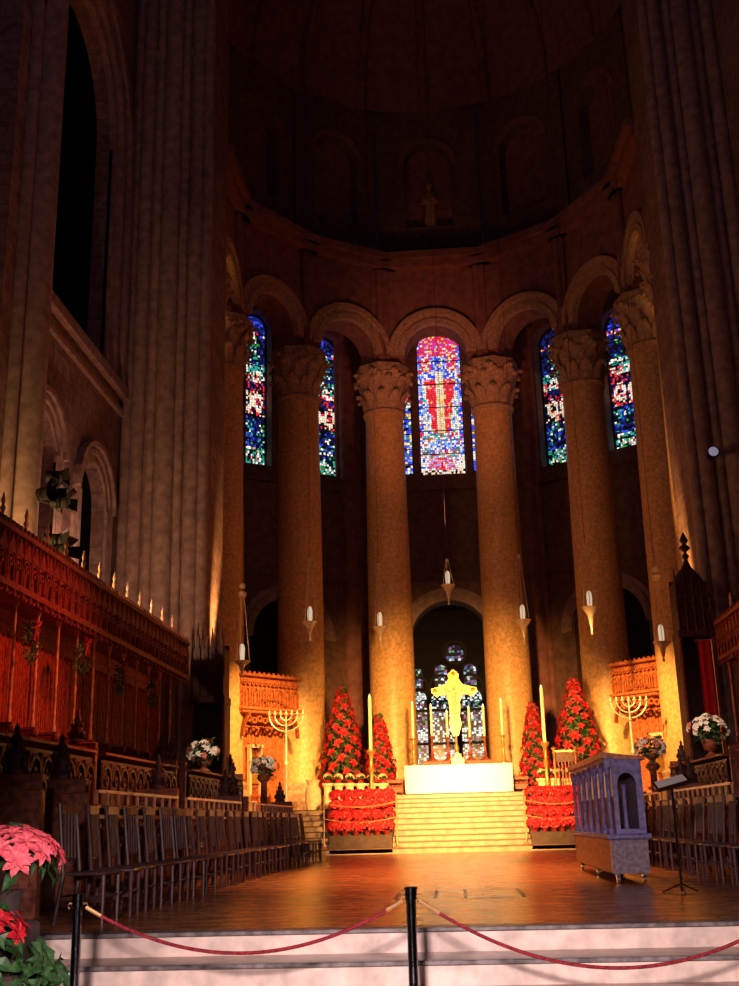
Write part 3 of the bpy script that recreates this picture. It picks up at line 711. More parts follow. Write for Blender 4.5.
# ------------------------------------------------------------------ carved galleries between columns
def gallery(P, Q, zt_, zb, side):
    M_, L, a = frame(P, Q)
    o = empty('carved_gallery', (P[0], P[1], ZT), a, 'golden carved oak gallery between two apse columns on the %s' % side, 'gallery')
    T, B = zt_-ZT, zb-ZT
    MB().box(0, L, 0, .9, B, B+.1, .02).box(-.04, L+.04, -.06, .94, B+.1, B+.2, .02).build('gallery_floor', OAK_GOLD, o)
    m = MB(); h = T-B-.2; n = 7
    m.box(0, L, .12, .18, B+.2, T-.1)
    for k in range(n):
        c = L*(k+.5)/n; w = L/n*.42
        m.ring(c, T-.1-w-.35, w-.04, w, .02, .14, n=8); m.box(c-w, c-w+.04, .02, .14, B+.25, T-.1-w-.35).box(c+w-.04, c+w, .02, .14, B+.25, T-.1-w-.35)
        m.ring(c, T-.1-w-.35, w*.35, w*.55, .04, .14, 0, 2*PI, 8); m.box(c-.02, c+.02, .04, .14, B+.25, T-.45)
    for k in range(14): m.ring(L*(k+.5)/14, T-.32, L/28*.4, L/28*.8, 0, .14, 0, 2*PI, 8)
    m.build('carved_front', OAK_GOLD, o)
    m = MB().box(-.05, L+.05, -.05, .25, T-.1, T, .02)
    for k in range(12): m.ball(L*(k+.5)/12, .05, T+.02, .05, 6)
    m.build('top_rail', OAK_GOLD, o)
    m = MB()
    for sgx, x0 in ((1, 0), (-1, L)):
        m.ring(x0+sgx*L/2, B-.75, L/2-.1, L/2-.02, .0, .12, n=20)
        for q in range(5): m.ring(x0+sgx*.3+sgx*q*L/11, B-.18-.05*(q % 2), .07, .11, .02, .12, 0, 2*PI, 8)
    m.build('arch_bracket', OAK_GOLD, o)
    MB().box(.05, L-.05, .8, .88, 0, B).build('back_panel', OAK_GOLD, o)
    m = MB()
    for k in range(9): x = .05+(L-.1)*k/8; m.tube([(x, .78, 0), (x, .78, B)], .025, 6)
    for k in range(8): x = .05+(L-.1)*(k+.5)/8; m.ring(x, B-.5, (L-.1)/18, (L-.1)/14, .74, .82, n=6)
    m.build('panel_tracery', OAK_GOLD, o)
    c = L*(.42 if side == 'left' else .55); d = MB()
    d.box(c-.28, c-.19, .55, .7, .55, 2.1).box(c+.19, c+.28, .55, .7, .55, 2.1).box(c-.3, c+.3, .52, .7, 2.05, 2.16)
    tf = d.build('throne_frame', CREAM, o); t = MB().box(c-.19, c+.19, .66, .7, .55, 2.05); t.build('throne_back', OAK_MD, tf)
    t = MB()
    for k in range(3): t.prism([(c-.17+.115*k, 1.2), (c-.17+.115*k+.115, 1.2), (c-.17+.115*k+.057, 1.55)], .6, .65)
    t.box(c-.19, c+.19, .6, .65, .9, 1.2).build('gilt_panel', GOLD, tf)
    t = MB().box(c-.3, c+.3, .1, .66, .45, .55, .02).box(c-.28, c-.22, .12, .6, 0, .45).box(c+.22, c+.28, .12, .6, 0, .45); t.build('throne_seat', OAK_GOLD, o)
p0 = at(243, 700, y=36.2); p1 = at(300, 700, y=38.2); gallery((p0.x, p0.y), (p1.x, p1.y), at(243, 672, y=36.2).z, at(243, 712, y=36.2).z, 'left')
p0 = at(611, 690, y=38.2); p1 = at(668, 690, y=36.4); gallery((p0.x, p0.y), (p1.x, p1.y), at(668, 655, y=36.4).z, at(668, 693, y=36.4).z, 'right')
# ------------------------------------------------------------------ hanging sanctuary lamps
def hang_lamp(px, ytop, ycup, ybot, y, label, ball=True, zc=None):
    c = at(px, ycup, y=y); t = at(px, ytop, y=y).z; b = at(px, ybot, y=y).z
    o = empty('hanging_lamp', (c.x, y, b), 0, label, 'hanging lamp', 'silver lamps hung on chains before the altar')
    h = c.z-b; r = .23
    bw_ = MB().lathe([(.015, 0), (.045, .05), (.02, .1), (.05, h*.35), (.1, h*.7), (r, h*.93), (r+.03, h), (r-.02, h)], n=18).build('lamp_bowl', SILVER, o, True)
    MB().lathe([(.07, h-.02), (.085, h+.3), (.075, h+.42), (.04, h+.5)], n=12).build('candle_glass', GLOWC, bw_, True)
    T = t-b; m = MB()
    for k in range(3):
        a = 2*PI*k/3+.4; m.tube([(r*math.cos(a), r*math.sin(a), h), (.04*math.cos(a), .04*math.sin(a), T)], .011, 5)
    m.build('chain', SILVER, o, True)
    if ball: MB().lathe([(.06, -.16), (.12, -.12), (.13, -.02), (.06, .02)], z=T, n=12).ball(0, 0, T+.18, .1, 10).build('crown', SILVER, o, True)
    else: MB().ball(0, 0, T, .06, 8).build('crown', SILVER, o, True)
    top = (42.9 if y < 32.3 else 31.2+math.sqrt(max(.1, 7.8**2-c.x**2-(y-34.2)**2)))-b
    MB().tube([(0, 0, T), (0, 0, top)], .007, 5).build('suspension_chain', STEEL, o, True)
GLOWC = mat('glowing_candle_glass', (1., .82, .55), .4, vary=.1, bump=0, emit=.55)
for a in ((242, 592, 661, 676, 32.6, 'silver hanging lamp nearest the left stalls, lowest on the left', True), (310, 560, 622, 641, 35.5, 'silver hanging lamp in front of the second column left of the altar', False),
          (380, 565, 627, 646, 37.5, 'silver hanging lamp in front of the column just left of the altar', False), (448, 560, 585, 605, 38.8, 'small silver hanging lamp in the middle, above the golden cross', False),
          (523, 556, 620, 645, 36.5, 'silver hanging lamp in front of the column just right of the altar', False), (590, 545, 607, 635, 34.5, 'bright silver hanging lamp left of the rightmost hanging lamp', False),
          (662, 575, 642, 662, 32.6, 'silver hanging lamp farthest right, beside the tall canopy', True)): hang_lamp(*a)
# ------------------------------------------------------------------ choir stalls
for s, nm in ((-1, 'left'), (1, 'right')):
    x = lambda a, b: (min(s*a, s*b), max(s*a, s*b))
    a = x(5.9, 8.8); struct('stall_platform_upper', MB().box(a[0], a[1], 10.5, 30.0, ZC, 2.2, .01), OAK_DK)
    a = x(4.5, 5.9); struct('stall_platform_lower', MB().box(a[0], a[1], 10.5, 30.0, ZC, 1.45, .01), OAK_DK)
    a = x(7.35, 7.5); struct('wall_stalls_' + nm, MB().box(a[0], a[1], 10.5, 30.0, 2.2, 5.9), OAK_DK)
def make_stall():
    o = empty('choir_stall', (0, 0, 0))
    m = MB().box(-.12, -.04, -.5, .5, .0, 2.95)
    for k in range(9): m.tube([(-.03, -.42+.105*k, .9), (-.03, -.42+.105*k, 2.5)], .035, 6)
    for k in range(4): m.m = Matrix.Translation((-.03, -.315+.21*k, 0)) @ Matrix.Rotation(PI/2, 4, 'Z'); m.ring(0, 2.5, .07, .1, -.04, .04, n=8)
    m.m = Matrix.Identity(4); m.box(-.05, 0, -.5, .5, .8, .9).box(-.05, .0, -.5, .5, 2.75, 2.95); m.build('back_panel', OAK_RED, o)
    MB().box(-.04, .45, -.42, .42, .42, .48, .015).build('seat', OAK_DK, o)
    m = MB().box(-.04, .5, -.5, -.42, 0, .95, .01); m.box(-.04, .58, -.5, -.36, .95, 1.02, .02).ball(.55, -.46, .93, .07); m.build('armrest', OAK_MD, o)
    m = MB().lathe([(.045, 1.02), (.045, 1.1), (.028, 1.15), (.026, 1.8), (.04, 1.85), (.026, 1.9), (.024, 2.8), (.05, 2.88), (.055, 2.95)], .5, -.46, n=10); m.build('shaft', BRASSW, o, True)
    m = MB().box(-.1, .75, -.5, .5, 2.95, 3.05)
    m.box(.62, .68, -.5, .5, 3.05, 3.85)
    for k in range(3):
        c = -.333+.333*k; m.m = Matrix.Translation((.68, c, 0)) @ Matrix.Rotation(PI/2, 4, 'Z')
        m.ring(0, 3.35, .12, .15, -.05, .03, n=8); m.box(-.15, -.12, -.05, .03, 3.05, 3.35).box(.12, .15, -.05, .03, 3.05, 3.35)
        m.prism([(-.16, 3.5), (.16, 3.5), (0, 3.8)], -.06, 0); m.ring(0, 3.35, .04, .075, -.05, .02, 0, 2*PI, 8)
        m.ring(-.08, 2.93, .05, .08, -.03, .03, PI, 2*PI, 6); m.ring(.08, 2.93, .05, .08, -.03, .03, PI, 2*PI, 6)
        m.m = Matrix.Identity(4); m.tube([(.72, c-.13, 2.85), (.72, c-.13, 3.95)], [.03, .02], 6)
    cn = m.build('canopy', OAK_CAN, o)
    m = MB().box(-.1, .75, -.5, .5, 3.82, 3.9)
    for k in range(6): m.prism([(.66, 3.9), (.72, 3.9), (.72, 4.0), (.66, 4.02)], -.46+.166*k, -.40+.166*k)
    m.build('cresting', OAK_MD, cn)
    m = MB().lathe([(.05, 3.9), (.06, 3.98), (.025, 4.05), (.06, 4.14), (.02, 4.2), (.05, 4.3), (.02, 4.36), (.04, 4.42), (.008, 4.56)], .4, 0, n=8); m.build('finial', FINI, cn, True)
    return o
BRASSW = mat('waxed_pale_oak', (.75, .38, .22), .3, vary=.3)
st0 = make_stall()
def put_stall(i, s, y, n):
    global used_st
    o = copy_tree(st0) if used_st else st0; used_st = True
    o.location = (s*7.3, y, 2.2); o.rotation_euler.z = 0 if s < 0 else PI
    nm = 'left' if s < 0 else 'right'
    tag(o, 'canopied carved red oak choir stall on the %s, %s from the altar end' % (nm, ORD[i]), 'choir stall', 'canopied back stalls on the %s' % nm)
used_st = False
for i in range(14): put_stall(i, -1, 27.5-i, 14)
for i in range(9): put_stall(i, 1, 27.4-i, 9)
# taller end canopies
def tall_canopy(s, xw, y, ztop, label, spire=True):
    o = empty('canopied_seat', (s*xw, y, 2.2), 0, label, 'canopied seat', 'tall canopied end seats')
    T = ztop-2.2; w = .42
    MB().box(-w, w, .35, .43, 0, T-.6).build('back_panel', OAK_DK, o)
    for sx in (-1, 1): MB().box(sx*w-.04, sx*w+.04, -.3, .43, 0, T-2.2).build('side_panel', OAK_DK, o)
    for sx in (-1, 1): MB().lathe([(.06, 0), (.04, .3), (.035, T-2.3), (.07, T-2.2)], sx*w, -.33, n=10).build('shaft', OAK_MD, o, True)
    m = MB().box(-w-.05, w+.05, -.42, .45, T-2.2, T-2.0, .02).box(-w, w, -.36, .4, T-2.0, T-.75)
    for k in range(4):
        c = -w+w*2*(k+.5)/4; m.ring(c, T-1.4, .07, .1, -.42, -.36, n=8); m.prism([(c-.1, T-1.2), (c+.1, T-1.2), (c, T-.9)], -.42, -.36); m.tube([(c-.1, -.4, T-2.1), (c-.1, -.4, T-.5)], [.03, .01], 6)
    for (cx, hh) in ((-w, .2), (w, .2), (0, 0)): m.tube([(cx, -.36, T-1.5), (cx, -.36, T-.6+hh)], [.05, .012], 6)
    m.build('canopy', OAK_DK, o)
    if not spire:
        m = MB()
        for k in range(7): m.box(-w+k*w/3.2-.03, -w+k*w/3.2+.05, -.36, -.28, T-.75, T-.55+.12*(k % 2)); m.tube([(-w+k*w/3.2, -.3, T-.6), (-w+k*w/3.2, -.3, T-.2+.15*(k % 2))], [.05, .01], 6)
        m.build('cresting', OAK_DK, o); return
    m = MB().lathe([(.45, T-.75), (.3, T-.5), (.12, T-.3), (.05, T-.1), (.1, T), (.03, T+.1), (.16, T+.22), (.05, T+.32), (.12, T+.42), (.01, T+.65)], n=8)
    m.build('spire', OAK_DK, o, True)
q = at(211, 640, y=29.4); tall_canopy(-1, -q.x, 29.4, at(211, 622, y=29.4).z, 'tall dark canopied seat on the left, between the pier and the first column', False)
q = at(690, 600, y=29.3); tall_canopy(1, q.x, 29.3, at(690, 556, y=29.3).z, 'tall dark canopied seat on the right with a pointed finial against the lit column')
# banner on right
p = at(703, 640, y=28.4); pb = at(705, 722, y=28.4)
o = empty('banner', (p.x, 28.4, pb.z), 0, 'narrow scarlet banner hanging beside the tall canopy on the right', 'banner')
m = MB(); vs = []
for k in range(7):
    for z in (0, p.z-pb.z): vs.append((-.15+.05*k, .02*math.sin(k*2), z))
m.add(vs, [(k*2, k*2+2, k*2+3, k*2+1) for k in range(6)]).build('cloth', BANNER, o, True)
MB().tube([(-.2, 0, p.z-pb.z), (.2, 0, p.z-pb.z)], .02).tube([(.2, 0, p.z-pb.z), (.2, 0, 2.2-pb.z)], .02).build('pole', BRASS, o, True)
# pale pilasters behind stalls on left (lit posts)
def wreath(px, py):
    q = at(px, py, x=-6.62); o = empty('wreath', (-6.62, q.y, q.z), 0)
    rnd = random.Random(px); m = MB(); pts = []
    for k in range(150):
        a = rnd.uniform(0, 6.28); r = .25+rnd.uniform(-.08, .06); v = Vector((rnd.uniform(0, .08), r*math.cos(a), r*math.sin(a))); pts.append((v, (1, rnd.uniform(-1, 1), rnd.uniform(-1, 1))))
    leaves(m, pts, .09, rnd); m.build('foliage', LEAFB, o)
    b = MB()
    for sg in (-1, 1): b.tube([(.12, 0, .24), (.14, sg*.12, .34), (.12, sg*.16, .22), (.12, 0, .24)], .03, 6); b.tube([(.12, 0, .24), (.12, sg*.08, .02)], [.03, .02], 6)
    b.build('bow', RED, o, True); return o
LEAFB = mat('wreath_green', (.10, .22, .08), .5, scale=20, vary=.5)
for px, py, lab in ((28, 643, 'green wreath with red bow on the left stalls, nearest the camera'), (80, 658, 'green wreath with red bow on the left stalls, second from the camera'), (118, 680, 'green wreath with red bow on the left stalls, third from the camera'), (150, 694, 'green wreath with red bow on the left stalls, nearest the altar')):
    tag(wreath(px, py), lab, 'wreath', 'wreaths on the left stalls')
# desks
def desk(s, y0, y1, x, z0, h, label, rail=True, mt=OAK_MD):
    L = y1-y0; o = empty('choir_desk', (s*x, (y0+y1)/2, z0), 0 if s < 0 else PI, label, 'choir desk')
    m = MB().box(-.06, 0, -L/2, L/2, 0, h-.1); n = max(3, int(L/.45))
    for k in range(n+1): yy = -L/2+L*k/n; m.tube([(.02, yy, .08), (.02, yy, h-.15)], .03, 6)
    for k in range(n):
        m.m = Matrix.Translation((.02, -L/2+L*(k+.5)/n, 0)) @ Matrix.Rotation(PI/2, 4, 'Z'); m.ring(0, h-.4, L/n*.36, L/n*.46, -.03, .03, n=8); m.ring(0, h-.42, .04, .08, -.03, .02, 0, 2*PI, 8)
    m.m = Matrix.Identity(4); m.build('carved_front', mt, o)
    t = MB(); t.prism([(-.42, h-.12), (.08, h-.03), (.08, h+.01), (-.42, h-.08)], -L/2, L/2); t.box(-.35, -.06, -L/2, L/2, .35, .38); t.build('sloped_top', OAK_MD, o)
    if rail:
        r = MB()
        for zz in (h-.15, h+.14): r.box(.02, .07, -L/2+.1, L/2-.1, zz, zz+.035)
        nn = int(L/.42)
        for k in range(nn+1): yy = -L/2+.1+(L-.2)*k/nn; r.box(.03, .06, yy-.012, yy+.012, h-.15, h+.16)
        r.build('book_rail', BRASSR, o)
    for k in (-1, 1): MB().box(-.42, .0, k*L/2-.03*(k > 0), k*L/2+.03*(k < 0)+.0, 0, h-.1).build('end_support', OAK_DK, o)
    return o
BRASSR = mat('polished_oak_rail', (.62, .26, .12), .35, vary=.25)
def bench_end(s, x, y, z0, h, label):
    o = empty('bench_end', (s*x, y, z0), 0 if s < 0 else PI, label, 'bench end', 'carved bench ends with poppyheads')
    m = MB().box(-.5, .14, -.06, .06, 0, h, .015)
    for k in range(3):
        for dz in (.25, .6): m.ring(-.36+.18*k, h*dz, .05, .08, -.09, -.05, 0, 2*PI, 8)
    m.box(-.5, .14, -.085, .085, h*.88, h*.95, .01); m.box(-.4, .05, -.085, -.06, .1, .14); m.build('panel', OAK_MD, o)
    p = MB(); 
    p.m = Matrix.Translation((-.18, 0, h)) @ Matrix.Diagonal((.52, .6, .72, 1))
    p.lathe([(.24, 0), (.25, .05), (.12, .12), (.2, .22), (.21, .3), (.08, .38), (.12, .45), (.13, .5), (.05, .58), (.07, .64), (.01, .72)], n=10, sy=.45)
    for sg in (-1, 1): p.ball(sg*.2, 0, .17, .09); p.ball(sg*.15, 0, .37, .06)
    p.build('poppyhead', OAK_DK, o, True); return o
secs = [(13.1, 17.2), (17.6, 22.4), (23.6, 29.6)]
pos = ['nearest the camera', 'in the middle of the row', 'nearest the altar']
for s, nm in ((-1, 'left'), (1, 'right')):
    for k, (a, b) in enumerate(secs):
        if s > 0 and k == 0: continue
        desk(s, a, b, 4.2, ZC, 1.12, 'low carved front desk of the %s stalls, %s' % (nm, pos[k]))
        desk(s, a, b, 5.5, 1.45, 1.3, 'raised carved back desk of the %s stalls, %s' % (nm, pos[k]), rail=False, mt=OAK_DK)
    E_ = [(13.0, 'nearest the camera'), (17.4, 'second from the camera'), (22.6, 'third from the camera'), (23.4, 'fourth from the camera'), (29.8, 'nearest the altar')]
    if s < 0: E_ = [(11.6, 'behind the large poinsettia')]+E_
    for (y, t) in E_:
        if s > 0 and y < 16: continue
        bench_end(s, 4.35, y, ZC, 1.42, 'carved bench end in the front row of the %s stalls, %s' % (nm, t))
        if y > 12: bench_end(s, 5.65, y, 1.45, 1.45, 'carved bench end in the raised row of the %s stalls, %s' % (nm, t))
# chairs
def make_chair():
    o = empty('wooden_chair', (0, 0, 0))
    m = MB()
    MB().box(-.24, .2, -.22, .22, .43, .465, .01).build('seat', OAK_CHAIR, o)
    for sy in (-1, 1):
        MB().tube([(.17, sy*.19, 0), (.17, sy*.19, .44)], [.017, .022], 8).build('leg', OAK_CHAIR, o, True)
        MB().tube([(-.30, sy*.2, 0), (-.23, sy*.2, .44), (-.30, sy*.2, 1.1)], [.018, .024, .018], 8).build('leg', OAK_CHAIR, o, True)
    m = MB()
    for sy in (-1, 1): m.tube([(-.27, sy*.2, .2), (.17, sy*.19, .2)], .012, 6)
    m.tube([(.17, -.19, .24), (.17, .19, .24)], .012, 6).tube([(-.27, -.2, .24), (-.27, .2, .24)], .012, 6); m.build('stretcher', OAK_CHAIR, o, True)
    m = MB()
    for zz, hh in ((1.0, .09), (.56, .035)): m.box(-.295+.02*(zz < .8), -.27+.02*(zz < .8), -.2, .2, zz, zz+hh, .004)
    for k in range(4): m.tube([(-.255, -.12+.08*k, .58), (-.278, -.12+.08*k, 1.01)], .012, 6)
    m.build('backrest', OAK_CHAIR, o); return o
ch0 = make_chair(); first = True
for s, nm, ys in ((-1, 'left', [28.2-.74*i for i in range(24)]), (1, 'right', [28.0-.74*i for i in range(19)])):
    for i, y in enumerate(ys):
        c = ch0 if first else copy_tree(ch0); first = False
        c.location = (s*3.5+random.uniform(-.03, .03), y, ZC); c.rotation_euler.z = (0 if s < 0 else PI)+random.uniform(-.12, .12)
        tag(c, 'dark wooden slat-back chair in the row before the %s stalls, %s from the altar' % (nm, ORD[i]), 'chair', 'chairs in front of the %s stalls' % nm)
# flower arrangements
def bouquet(px, py, y, rpx, zbase, label, seed, pink=.3, ped=False):
    rnd = random.Random(seed); q = at(px, py, y=y); R = rpx/1163*y
    if ped: tag(MB().lathe([(.2, 0), (.2, .05), (.09, .12), (.08, zbase-1.6), (.17, zbase-1.5), (.18, zbase-1.45)], n=14).build('flower_pedestal', OAK_MD, None, True, (q.x, y, 1.45)), 'dark wooden pedestal under the small flower arrangement by the %s stalls' % ('left' if px < 400 else 'right'), 'pedestal')
    o = empty('flower_arrangement', (q.x, y, zbase), 0, label, 'flower arrangement', 'white flower arrangements on the stall desks')
    h = q.z-zbase
    MB().lathe([(.13, 0), (.16, .03), (.07, .1), (.06, max(.12, h-R-.35)), (.16, max(.2, h-R)), (.19, max(.3, h-R*.5))], n=14).build('vase', OAK_MD, o, True)
    m = MB(); pts = [((Vector((rnd.gauss(0, 1), rnd.gauss(0, 1), rnd.gauss(0, .8))).normalized()*R*rnd.uniform(.4, .9)+Vector((0, 0, h))), (rnd.uniform(-1, 1), -1, rnd.uniform(-.3, 1))) for _ in range(110)]
    leaves(m, pts, .14, rnd); m.build('foliage', LEAF, o)
    for k in range(30):
        d = Vector((rnd.uniform(-1, 1), rnd.uniform(-1, .3), rnd.uniform(-.35, 1))).normalized(); p = d*R*rnd.uniform(.75, 1.05); p.x *= 1.15; p.z = p.z*.8+h
        b = bpy.data.objects.new('blossom', PET[1] if rnd.random() < pink else PET[0]); COL.objects.link(b); b.parent = o; b.location = p
        b.rotation_euler = d.to_track_quat('Z', 'Y').to_euler(); b.scale = (rnd.uniform(.7, 1.2),)*3
PET = [bloom_mesh('petals', PETAL, .095, 7, 8), bloom_mesh('petals', PPINK, .09, 7, 9)]
bouquet(204, 754, 25.5, 17, 2.76, 'white and pink flower arrangement on the left stalls, beside the first column', 41)
bouquet(264, 767, 28.6, 13, 2.76, 'small white flower arrangement on the left stalls, below the carved gallery', 42, .1, True)
bouquet(651, 748, 28.6, 14, 2.76, 'small pale flower arrangement on the right stalls, below the carved gallery', 43, .35, True)
bouquet(709, 730, 25.5, 19, 2.76, 'large white flower arrangement on the right stalls, under the scarlet banner', 44, .15)
# ------------------------------------------------------------------ violet arcaded screen on castors
x0, x1, y0, y1 = 2.02, 2.50, 15.6, 20.1
sc = empty('arcaded_screen', (0, 0, ZC), 0, 'violet-blue arcaded wooden screen on castors standing on the right of the choir floor', 'screen')
MB().box(x0, x1, y0, y1, .12, .55, .01).build('base_box', SIDEGREY, sc)
MB().box(x0-.015, x0, y0+.02, y1-.02, .14, .54).build('base_front', OAK_GOLD, sc)
MB().box(x0-.05, x1+.05, y0-.05, y1+.05, .55, .62, .015).build('base_moulding', PURPLE, sc)
n = 6; zc_ = 1.18
m = MB(); m.m = Matrix.Translation((x0+.05, 0, 0)) @ Matrix.Rotation(PI/2, 4, 'Z')
m.m = Matrix.Translation((x0+.08, y0, 0)) @ Matrix.Rotation(PI/2, 4, 'Z')
LS = y1-y0; bw = LS/n
m.wall(LS, 1.48, 1.62, [(bw*k+.05, bw*(k+1)-.05, 1.48, 1.48, .25) for k in range(n)], 0, .08)
m.build('arcade', PURPLE, sc)
for k in range(n+1):
    yy = y0+min(max(bw*k, .06), LS-.06)
    MB().lathe([(.05, .62), (.05, .67), (.028, .72), (.026, 1.34), (.04, 1.37), (.03, 1.4), (.05, 1.47), (.05, 1.5)], x0+.03, yy, n=12).build('colonnette', PURPLE, sc, True)
for k in range(n):
    MB().box(x0+.085, x0+.1, y0+bw*k+.1, y0+bw*(k+1)-.06, 1.1, 1.5).build('cream_panel', CREAM, sc)
e = MB(); e.m = Matrix.Translation((x0+.085, y0+.003, 0)); W = x1-x0-.085
e.wall(W, .62, 1.62, [(.06, W-.09, .68, 1.24, 1.3)], 0, .06); e.build('end_panel', PURPLE, sc)
e = MB(); e.m = Matrix.Translation((x0+.085, y1-.063, 0)); e.wall(W, .62, 1.62, [(.06, W-.09, .68, 1.24, 1.3)], 0, .06); e.build('end_panel', PURPLE, sc)
MB().lathe([(.04, .68), (.03, .75), (.028, 1.2), (.045, 1.25)], (x0+x1)/2, y0+.12, n=10).build('colonnette', PURPLE, sc, True)
MB().box(x0+.1, x0+.12, y0+.06, y1-.06, .62, 1.6).build('inner_board', OAK_DK, sc); MB().box(x1-.06, x1, y0+.06, y1-.06, .62, 1.62).build('back_board', PURPLE, sc)
m = MB().add([(x0-.05, y0-.05, 1.60), (x1+.05, y0-.05, 1.56), (x1+.05, y1+.05, 1.56), (x0-.05, y1+.05, 1.60), (x0-.05, y0-.05, 1.68), (x1+.05, y0-.05, 1.60), (x1+.05, y1+.05, 1.60), (x0-.05, y1+.05, 1.68)],
             [(0,3,2,1),(4,5,6,7),(0,1,5,4),(1,2,6,5),(2,3,7,6),(3,0,4,7)]); m.build('top_board', OAK_GOLD, sc)
for x in (x0+.07, x1-.07):
    for y in (y0+.1, (y0+y1)/2, y1-.1):
        m = MB(); m.m = Matrix.Translation((x, y, .055)) @ Matrix.Rotation(PI/2, 4, 'Y'); m.lathe([(.055, -.02), (.055, .02)], n=14); m.m = Matrix.Identity(4); m.box(x-.03, x+.03, y-.02, y+.02, .08, .13); m.build('castor', CHROME, sc)
# music stand
b = at(684, 893, z=ZC); d = b.y; tp = at(678, 783, y=d)
ms = empty('music_stand', (b.x-.02, d, ZC), 0, 'thin black music stand with a white sheet beside the violet screen', 'music stand')
h = tp.z-ZC
MB().tube([(0, 0, .02), (0, 0, h)], .014, 8).build('pole', STEEL, ms, True)
for k in range(3): a = 2*PI*k/3+.5; MB().tube([(0, 0, .1), (.22*math.cos(a), .22*math.sin(a), .01)], .01, 6).build('foot', STEEL, ms, True)
m = MB(); m.m = Matrix.Translation((0, 0, h)) @ Matrix.Rotation(math.radians(-14), 4, 'Y') @ Matrix.Rotation(math.radians(22), 4, 'X'); m.box(-.2, .2, -.14, .14, 0, .012).box(-.2, .2, -.15, -.13, 0, .04); m.build('desk', STEEL, ms)
sh = MB(); sh.m = Matrix.Translation((0, 0, h+.004)) @ Matrix.Rotation(math.radians(-14), 4, 'Y') @ Matrix.Rotation(math.radians(22), 4, 'X'); sh.box(-.17, .17, -.12, .12, .012, .016)
tag(sh.build('sheet_music', PAPER, None, False, (b.x-.02, d, ZC)), 'white sheet of paper lying on the thin black music stand', 'sheet music')
# ------------------------------------------------------------------ stanchions and rope
def stanchion(px, py, y, label):
    t = at(px, py, y=y); z0 = .19
    o = empty('stanchion', (t.x, y, z0), 0, label, 'stanchion', 'rope barrier posts'); h = t.z-z0
    MB().lathe([(.16, 0), (.16, .02), (.05, .04)], n=24).build('base', STEEL, o, True)
    MB().lathe([(.034, .03), (.034, h-.03)], n=20).build('pole', STEEL, o, True)
    MB().lathe([(.034, h-.09), (.042, h-.085), (.042, h-.02), (.048, h-.018), (.048, h), (.03, h+.006)], n=20).build('cap', STEEL, o, True)
    for sx in (-1, 1): MB().tube([(sx*.035, 0, h-.07), (sx*.06, 0, h-.06), (sx*.075, 0, h-.08), (sx*.06, 0, h-.1)], .006, 6).build('hook', BRASS, o, True)
    return t, o
ta, _ = stanchion(410.5, 887, 8.3, 'dark metal stanchion in the centre foreground holding both ropes')
tb, _ = stanchion(78.5, 894, 8.3, 'dark metal stanchion at left foreground beside the poinsettias')
def rope(P, Q, sag, label):
    P = Vector(P); Q = Vector(Q); pts = []
    for i in range(41):
        t = i/40; p = P.lerp(Q, t); p.z -= sag*4*t*(1-t); pts.append(p)
    o = empty('barrier_rope', P, 0, label, 'rope', 'crimson barrier ropes'); pts = [p-P for p in pts]
    MB().tube(pts[1:-1], .0125, 8).build('rope', ROPE, o, True)
    MB().tube(pts[:3], .015, 8).build('end_fitting', BRASS, o, True); MB().tube(pts[-3:], .015, 8).build('end_fitting', BRASS, o, True)
rope((tb.x+.06, 8.3, tb.z-.09), (ta.x-.06, 8.3, ta.z-.09), at(240, 953, y=8.3).z*-1+tb.z-.09, 'crimson rope sagging between the two stanchions')
rope((ta.x+.06, 8.3, ta.z-.09), (2.45, 8.3, ta.z-.09), ta.z-.09-at(620, 968, y=8.3).z, 'crimson rope running from the centre stanchion off to the right')
tc, _ = stanchion(790, 880, 8.3, 'dark metal stanchion beyond the right edge holding the rope end')
# ------------------------------------------------------------------ stage spotlights on the left bay
def spotlight(px, py, label, ang):
    q = at(px, py, y=22.3); o = empty('stage_spotlight', q, ang, label, 'spotlight', 'black spotlights on the left pier')
    m = MB(); m.m = Matrix.Rotation(PI/2, 4, 'Y'); m.lathe([(.06, -.22), (.13, -.18), (.14, .12), (.17, .16), (.15, .16)], n=16); m.build('can', IRON, o, True)
    m = MB()
    m.add([(.16, -.16, .12), (.32, -.2, .26), (.32, .2, .26), (.16, .16, .12)], [(0, 1, 2, 3)]).add([(.16, -.16, -.12), (.32, -.2, -.26), (.32, .2, -.26), (.16, .16, -.12)], [(0, 1, 2, 3)])
    m.add([(.16, -.14, .12), (.3, -.3, .14), (.3, -.3, -.14), (.16, -.14, -.12)], [(0, 1, 2, 3)]).add([(.16, .14, .12), (.3, .3, .14), (.3, .3, -.14), (.16, .14, -.12)], [(0, 1, 2, 3)]); m.build('barn_door', IRON, o)
    MB().tube([(0, -.2, 0), (-.02, -.2, -.2), (-.02, .2, -.2), (0, .2, 0)], .02, 6).build('yoke', IRON, o)
pbt = at(52, 470, y=22.3); 
spotlight(55, 477, 'black spotlight topmost of the cluster on the left pier', .3); spotlight(46, 493, 'black spotlight with a glint, middle of the cluster on the left pier', -.4); spotlight(60, 502, 'black spotlight to the right in the upper cluster on the left pier', .1)
spotlight(52, 540, 'black spotlight upper of the lower pair on the left pier', .5); spotlight(60, 551, 'black spotlight lowest of the cluster on the left pier', -.2)
pl = MB().tube([(0, 0, 2.2), (0, 0, pbt.z+.2)], .035, 8)
for z in (490, 545): zz = at(52, z, y=22.3).z; pl.tube([(-.3, 0, zz-.15), (.3, 0, zz-.15)], .025, 6)
tag(pl.build('lighting_pole', IRON, None, True, (pbt.x, 22.42, 0)), 'black vertical pole carrying the spotlights in front of the left bay', 'pole')
